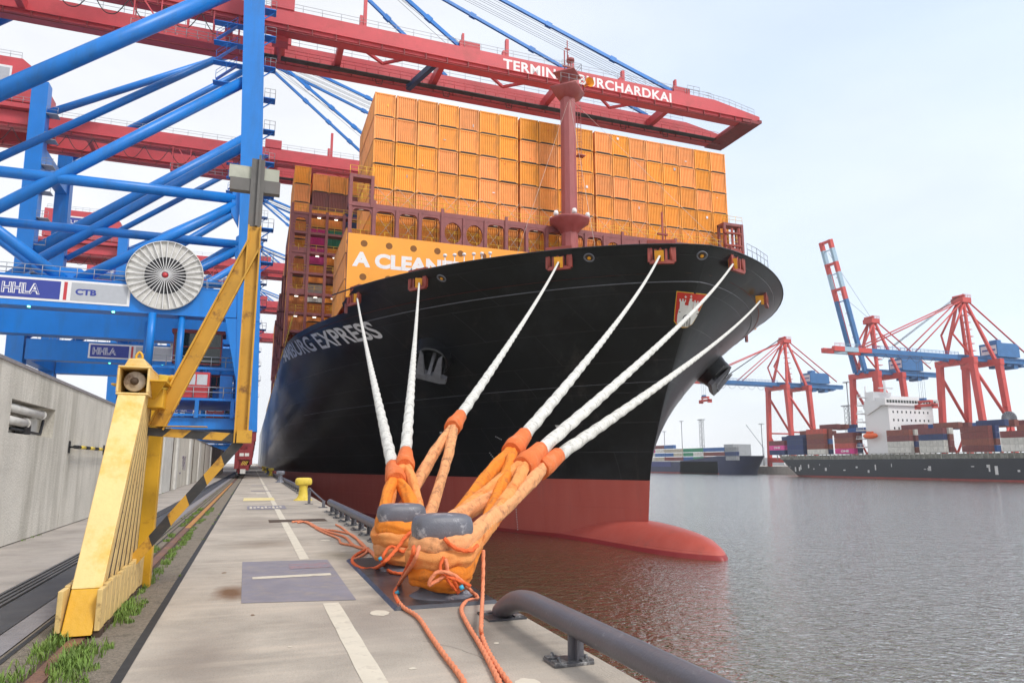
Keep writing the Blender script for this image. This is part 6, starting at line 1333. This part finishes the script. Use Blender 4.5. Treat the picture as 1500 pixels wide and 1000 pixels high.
g = MB(); g.box((q.x - .9, q.y - 1.2, q.z + 1.2), (q.x + .9, q.y + 1.5, q.z + 2.1)); g.build('canopy', M['lifeboat'], t)
# containers on the far ships: simple boxes with ribs, own mesh per colour
fprot = {}
def far_cont(key, X, Y, z, label, group, L_=12.2, H_=2.62, txt=None):
    k = (key, L_, H_, txt)
    if k not in fprot:
        g = MB(); cm = M['c_' + key]; g.box((0, 0, 0), (2.44, L_, H_ - .04), cm); n = 16
        for i in range(n): y = .3 + i * (L_ - .6) / n; g.box((-.06, y, .25), (0, y + .35, H_ - .3), cm)
        for i in range(4): x = .3 + i * .5; g.box((x, -.06, .2), (x + .3, 0, H_ - .3), cm)
        o = g.build('shipping_container', None, origin=(0, 0, 0)); fprot[k] = o.data; o.location = (X, Y, z)
    else:
        o = bpy.data.objects.new('shipping_container', fprot[k]); C.objects.link(o); o.location = (X, Y, z)
    o['label'] = label; o['category'] = 'container'; o['group'] = group
    if txt:
        g = MB(); text_quad(g, txt[0], (-.09, L_ * txt[1], .8), (0, -L_ * txt[2], 0), (0, 0, 1.1), bold=.05); m_ = g.build('lettering', M['white'] if txt[3] == 'w' else M['black'], None, origin=(0, 0, 0)); m_.parent = o; m_.location = (0, 0, 0)
    return o
# bays: right-hand pixel edge of each 12.2 m bay, bottom to top
zb0 = 6.2
bays = [(1500 + 62, ['white', 'white', 'maroon'], 0), (1500 + 14, ['white', 'white', 'maroon'], 0), (1451, ['maroon', 'brown', 'maroon', 'maroon'], 0), (1384, ['white', 'white', 'navy', 'maroon'], ('blank', 0)), (1334, ['white', 'white', 'maroon', 'brown'], 0),
        (1251, ['magenta', 'red', 'brown', 'maroon'], 0), (1208, ['white', 'brown', 'maroon', 'brown', 'red'], 0), (1177, ['navy', 'navy', 'navy', 'navy'], 0), (1149, ['navy', 'magenta', 'maroon'], 0)]
bn = ['rightmost', 'second from right', 'third from right', 'fourth from right', 'first right of the deckhouse', 'first left of the deckhouse', 'tall one left of the deckhouse', 'dark blue', 'aftmost']
for bi, (px, ks, _) in enumerate(bays):
    Y = Yof(px)
    for r, k in enumerate(ks):
        tx = None
        if k == 'magenta': tx = ('ONE', .68, .42, 'w')
        far_cont(k, 281, Y, zb0 + 2.66 * r, f'{k} container, {ordn[r]} tier, {bn[bi]} stack, far black ship', 'containers on the far black ship', txt=tx)
    for r, k in enumerate([random.choice(['navy', 'brown', 'white', 'maroon', 'blue', 'brown']) for _ in range(len(ks))]):
        far_cont(k, 283.7, Y - .9, zb0 + 2.66 * r, f'{k} container in row behind, {ordn[r]} tier, {bn[bi]} stack', 'containers on the far black ship')
    for j in range(3):
        far_cont(['maroon', 'brown', 'navy', 'brown', 'maroon', 'blue'][(bi + j) % 6], 289 + 6 * j, Y - 1.5, zb0 + 2.66 * len(ks) - .1, f'{["near", "middle", "rear"][j]} container on topmost tier, {bn[bi]} stack', 'containers on the far black ship')
# left: blue ship
s2 = farship('cargo_ship', 'dark blue container ship moored far left behind the black bow', 292, 318, 395, 640, 2.6, M['fhblue'])
bxs = farship
g = MB()
for i in range(12):
    u = i / 12; g.box((293 + u * 12, 395 - 9 * (1 - (1 - u) ** 2) - .0, 2.6), (294.2 + u * 12, 425, 6.6 - 2.2 * 0)) if False else None
rows = []
for z, ex in ((-5.7, 0), (-2, 2), (2, 6), (6.2, 10)):
    row = []
    for i in range(17):
        u = -1 + 2 * i / 16; row.append(Vector((305 + 13 * u, 396 - (ex + 16) * math.sqrt(max(0, 1 - abs(u) ** 2.4)) , z)))
    rows.append(row)
rows2 = rows
g.grid(rows); g.add([Vector((292, 396, -5.7)), Vector((292, 396, 6.2)), Vector((292, 440, 3)), Vector((292, 440, -5.7))], [(0, 1, 2, 3)]); g.add([Vector((291.99, 396, 6.2)), Vector((318, 396, 6.2)), Vector((318, 440, 3)), Vector((291.99, 440, 3))], [(0, 1, 2, 3)]); g.add(rows[-1], [tuple(range(17))]); g.build('bow', M['fhblue'], s2)
M['bluelight'] = mat('lighter blue hull band', (.025, .035, .17), .5)
g = MB(); g.box((291.9, 452, -1.0), (291.98, 640, 2.7)); g.build('hull_band', M['bluelight'], s2)
g = MB(); g.box((293, 425, 2.6), (317, 640, 3.3)); g.build('hatch_coaming', M['offwhite'], s2)
def Yo2(px): return atX(px, 660, 294).y
lb2 = [(1066, ['grey', 'navy', 'grey']), (1050, ['maroon', 'maroon', 'blue']), (1034, ['maroon', 'brown', 'blue']), (1018, ['green', 'white', 'green']), (1003, ['blue', 'green', 'green']), (988, ['maroon', 'beige', 'beige']), (974, ['maroon', 'blue', 'beige', 'blue']), (960, ['beige', 'blue', 'white', 'maroon']), (946, ['white', 'white', 'magenta', 'maroon'])]
for bi, (px, ks) in enumerate(lb2):
    Y = Yo2(px + 14)
    for r, k in enumerate(ks):
        far_cont(k, 293, Y, 3.4 + 2.95 * r, f'{k} container, {ordn[r]} tier, {ordn[bi]} stack from the bow of the blue ship', 'containers on the far blue ship', txt=('ONE', .7, .4, 'w') if k == 'magenta' else None)
# sheds, lamp masts and a lattice tower on the far bank
g = MB(); q = atX(1066, 652, 420); g.box((420, q.y - 8, -.6), (440, q.y + 6, q.z + 1)); g.build('warehouse', M['c_grey'], label='low grey shed beyond the blue ship', category='shed')
for i, (px, py) in enumerate(((998, 617), (973, 632), (1115, 621), (1240, 560))):
    X = 430 if i < 3 else 380; q = atX(px, py, X); t = thing('lamp_mast', (q.x, q.y, -.6), ['tall thin lamp mast left of the lattice tower', 'shorter lamp mast nearest the black stem', 'pale lamp mast between the blue ship and the crane', 'lamp mast between the harbour cranes'][i], 'lamp mast', 'lamp masts on the far bank')
    g = MB(); g.cyl((q.x, q.y, -.6), (q.x, q.y, q.z), .35, 6); g.build('mast', M['anchor'], t); g = MB(); g.box((q.x - 1, q.y - 2.6, q.z - .2), (q.x + 1, q.y + 2.6, q.z + .5)); g.build('lamp_head', M['rail'], t)
for i, (px, py, Z) in enumerate(((1027, 615, 430), (1241, 595, 400))):
    q = atX(px, py, Z); t = thing('lattice_tower', (q.x, q.y, -.6), ['thin lattice tower beyond the blue ship', 'pale lattice tower left of the white deckhouse'][i], 'lattice tower'); g = MB(); w_ = 1.6; h_ = q.z
    for a, b in ((-1, -1), (1, -1), (1, 1), (-1, 1)): g.cyl((q.x + a * w_, q.y + b * w_, -.6), (q.x + a * w_, q.y + b * w_, h_), .22, 4)
    n = int(h_ / 3)
    for k in range(n):
        z0_ = k * h_ / n; z1_ = (k + 1) * h_ / n; s = 1 if k % 2 else -1
        for f in (-1, 1): g.cyl((q.x + f * w_, q.y - s * w_, z0_), (q.x + f * w_, q.y + s * w_, z1_), .16, 4); g.cyl((q.x - s * w_, q.y + f * w_, z0_), (q.x + s * w_, q.y + f * w_, z1_), .16, 4)
    g.build('lattice', M['anchor'], t); g = MB(); g.box((q.x - 2, q.y - 4, h_), (q.x + 2, q.y + 4, h_ + .8)); g.build('lamp_head', M['rail'], t)
g = MB(); q = atX(1052, 640, 400); q2 = atX(1100, 690, 400)
a = atX(1118, 655, 430); b = atX(1093, 622, 430); g.cyl((a.x, a.y, -.6), tuple(a), .8, 6); g.cyl(tuple(a), tuple(b), .35, 5); g.build('mobile_crane', M['rail'], label='faint grey slewing crane jib behind the blue ship', category='crane')
g = MB()
for k in range(40):
    r_ = random.Random(k); Y = 330 + k * 16; h_ = r_.uniform(2, 7); g.box((470 + r_.uniform(0, 60), Y, -.6), (500, Y + r_.uniform(8, 16), h_))
g.build('far_buildings', M['c_grey'], kind='stuff', label='low grey sheds and stacks far behind the moored ships', category='buildings')
# ================================================================== HAZE
hz = MB(); hz.box((-160, -30, -10.5), (640, 720, 96)); hm = bpy.data.materials.new('haze'); hm.use_nodes = True; hn = hm.node_tree; hn.nodes.clear()
ho = hn.nodes.new('ShaderNodeOutputMaterial'); hv = hn.nodes.new('ShaderNodeVolumePrincipled'); hv.inputs['Color'].default_value = (.98, .99, 1, 1); hv.inputs['Density'].default_value = 0.00019; hv.inputs['Anisotropy'].default_value = .3
hn.links.new(hv.outputs[0], ho.inputs['Volume'])

hz.build('haze', hm, kind='stuff', label='thin pale haze over the harbour', category='haze')
bpy.context.view_layer.update()
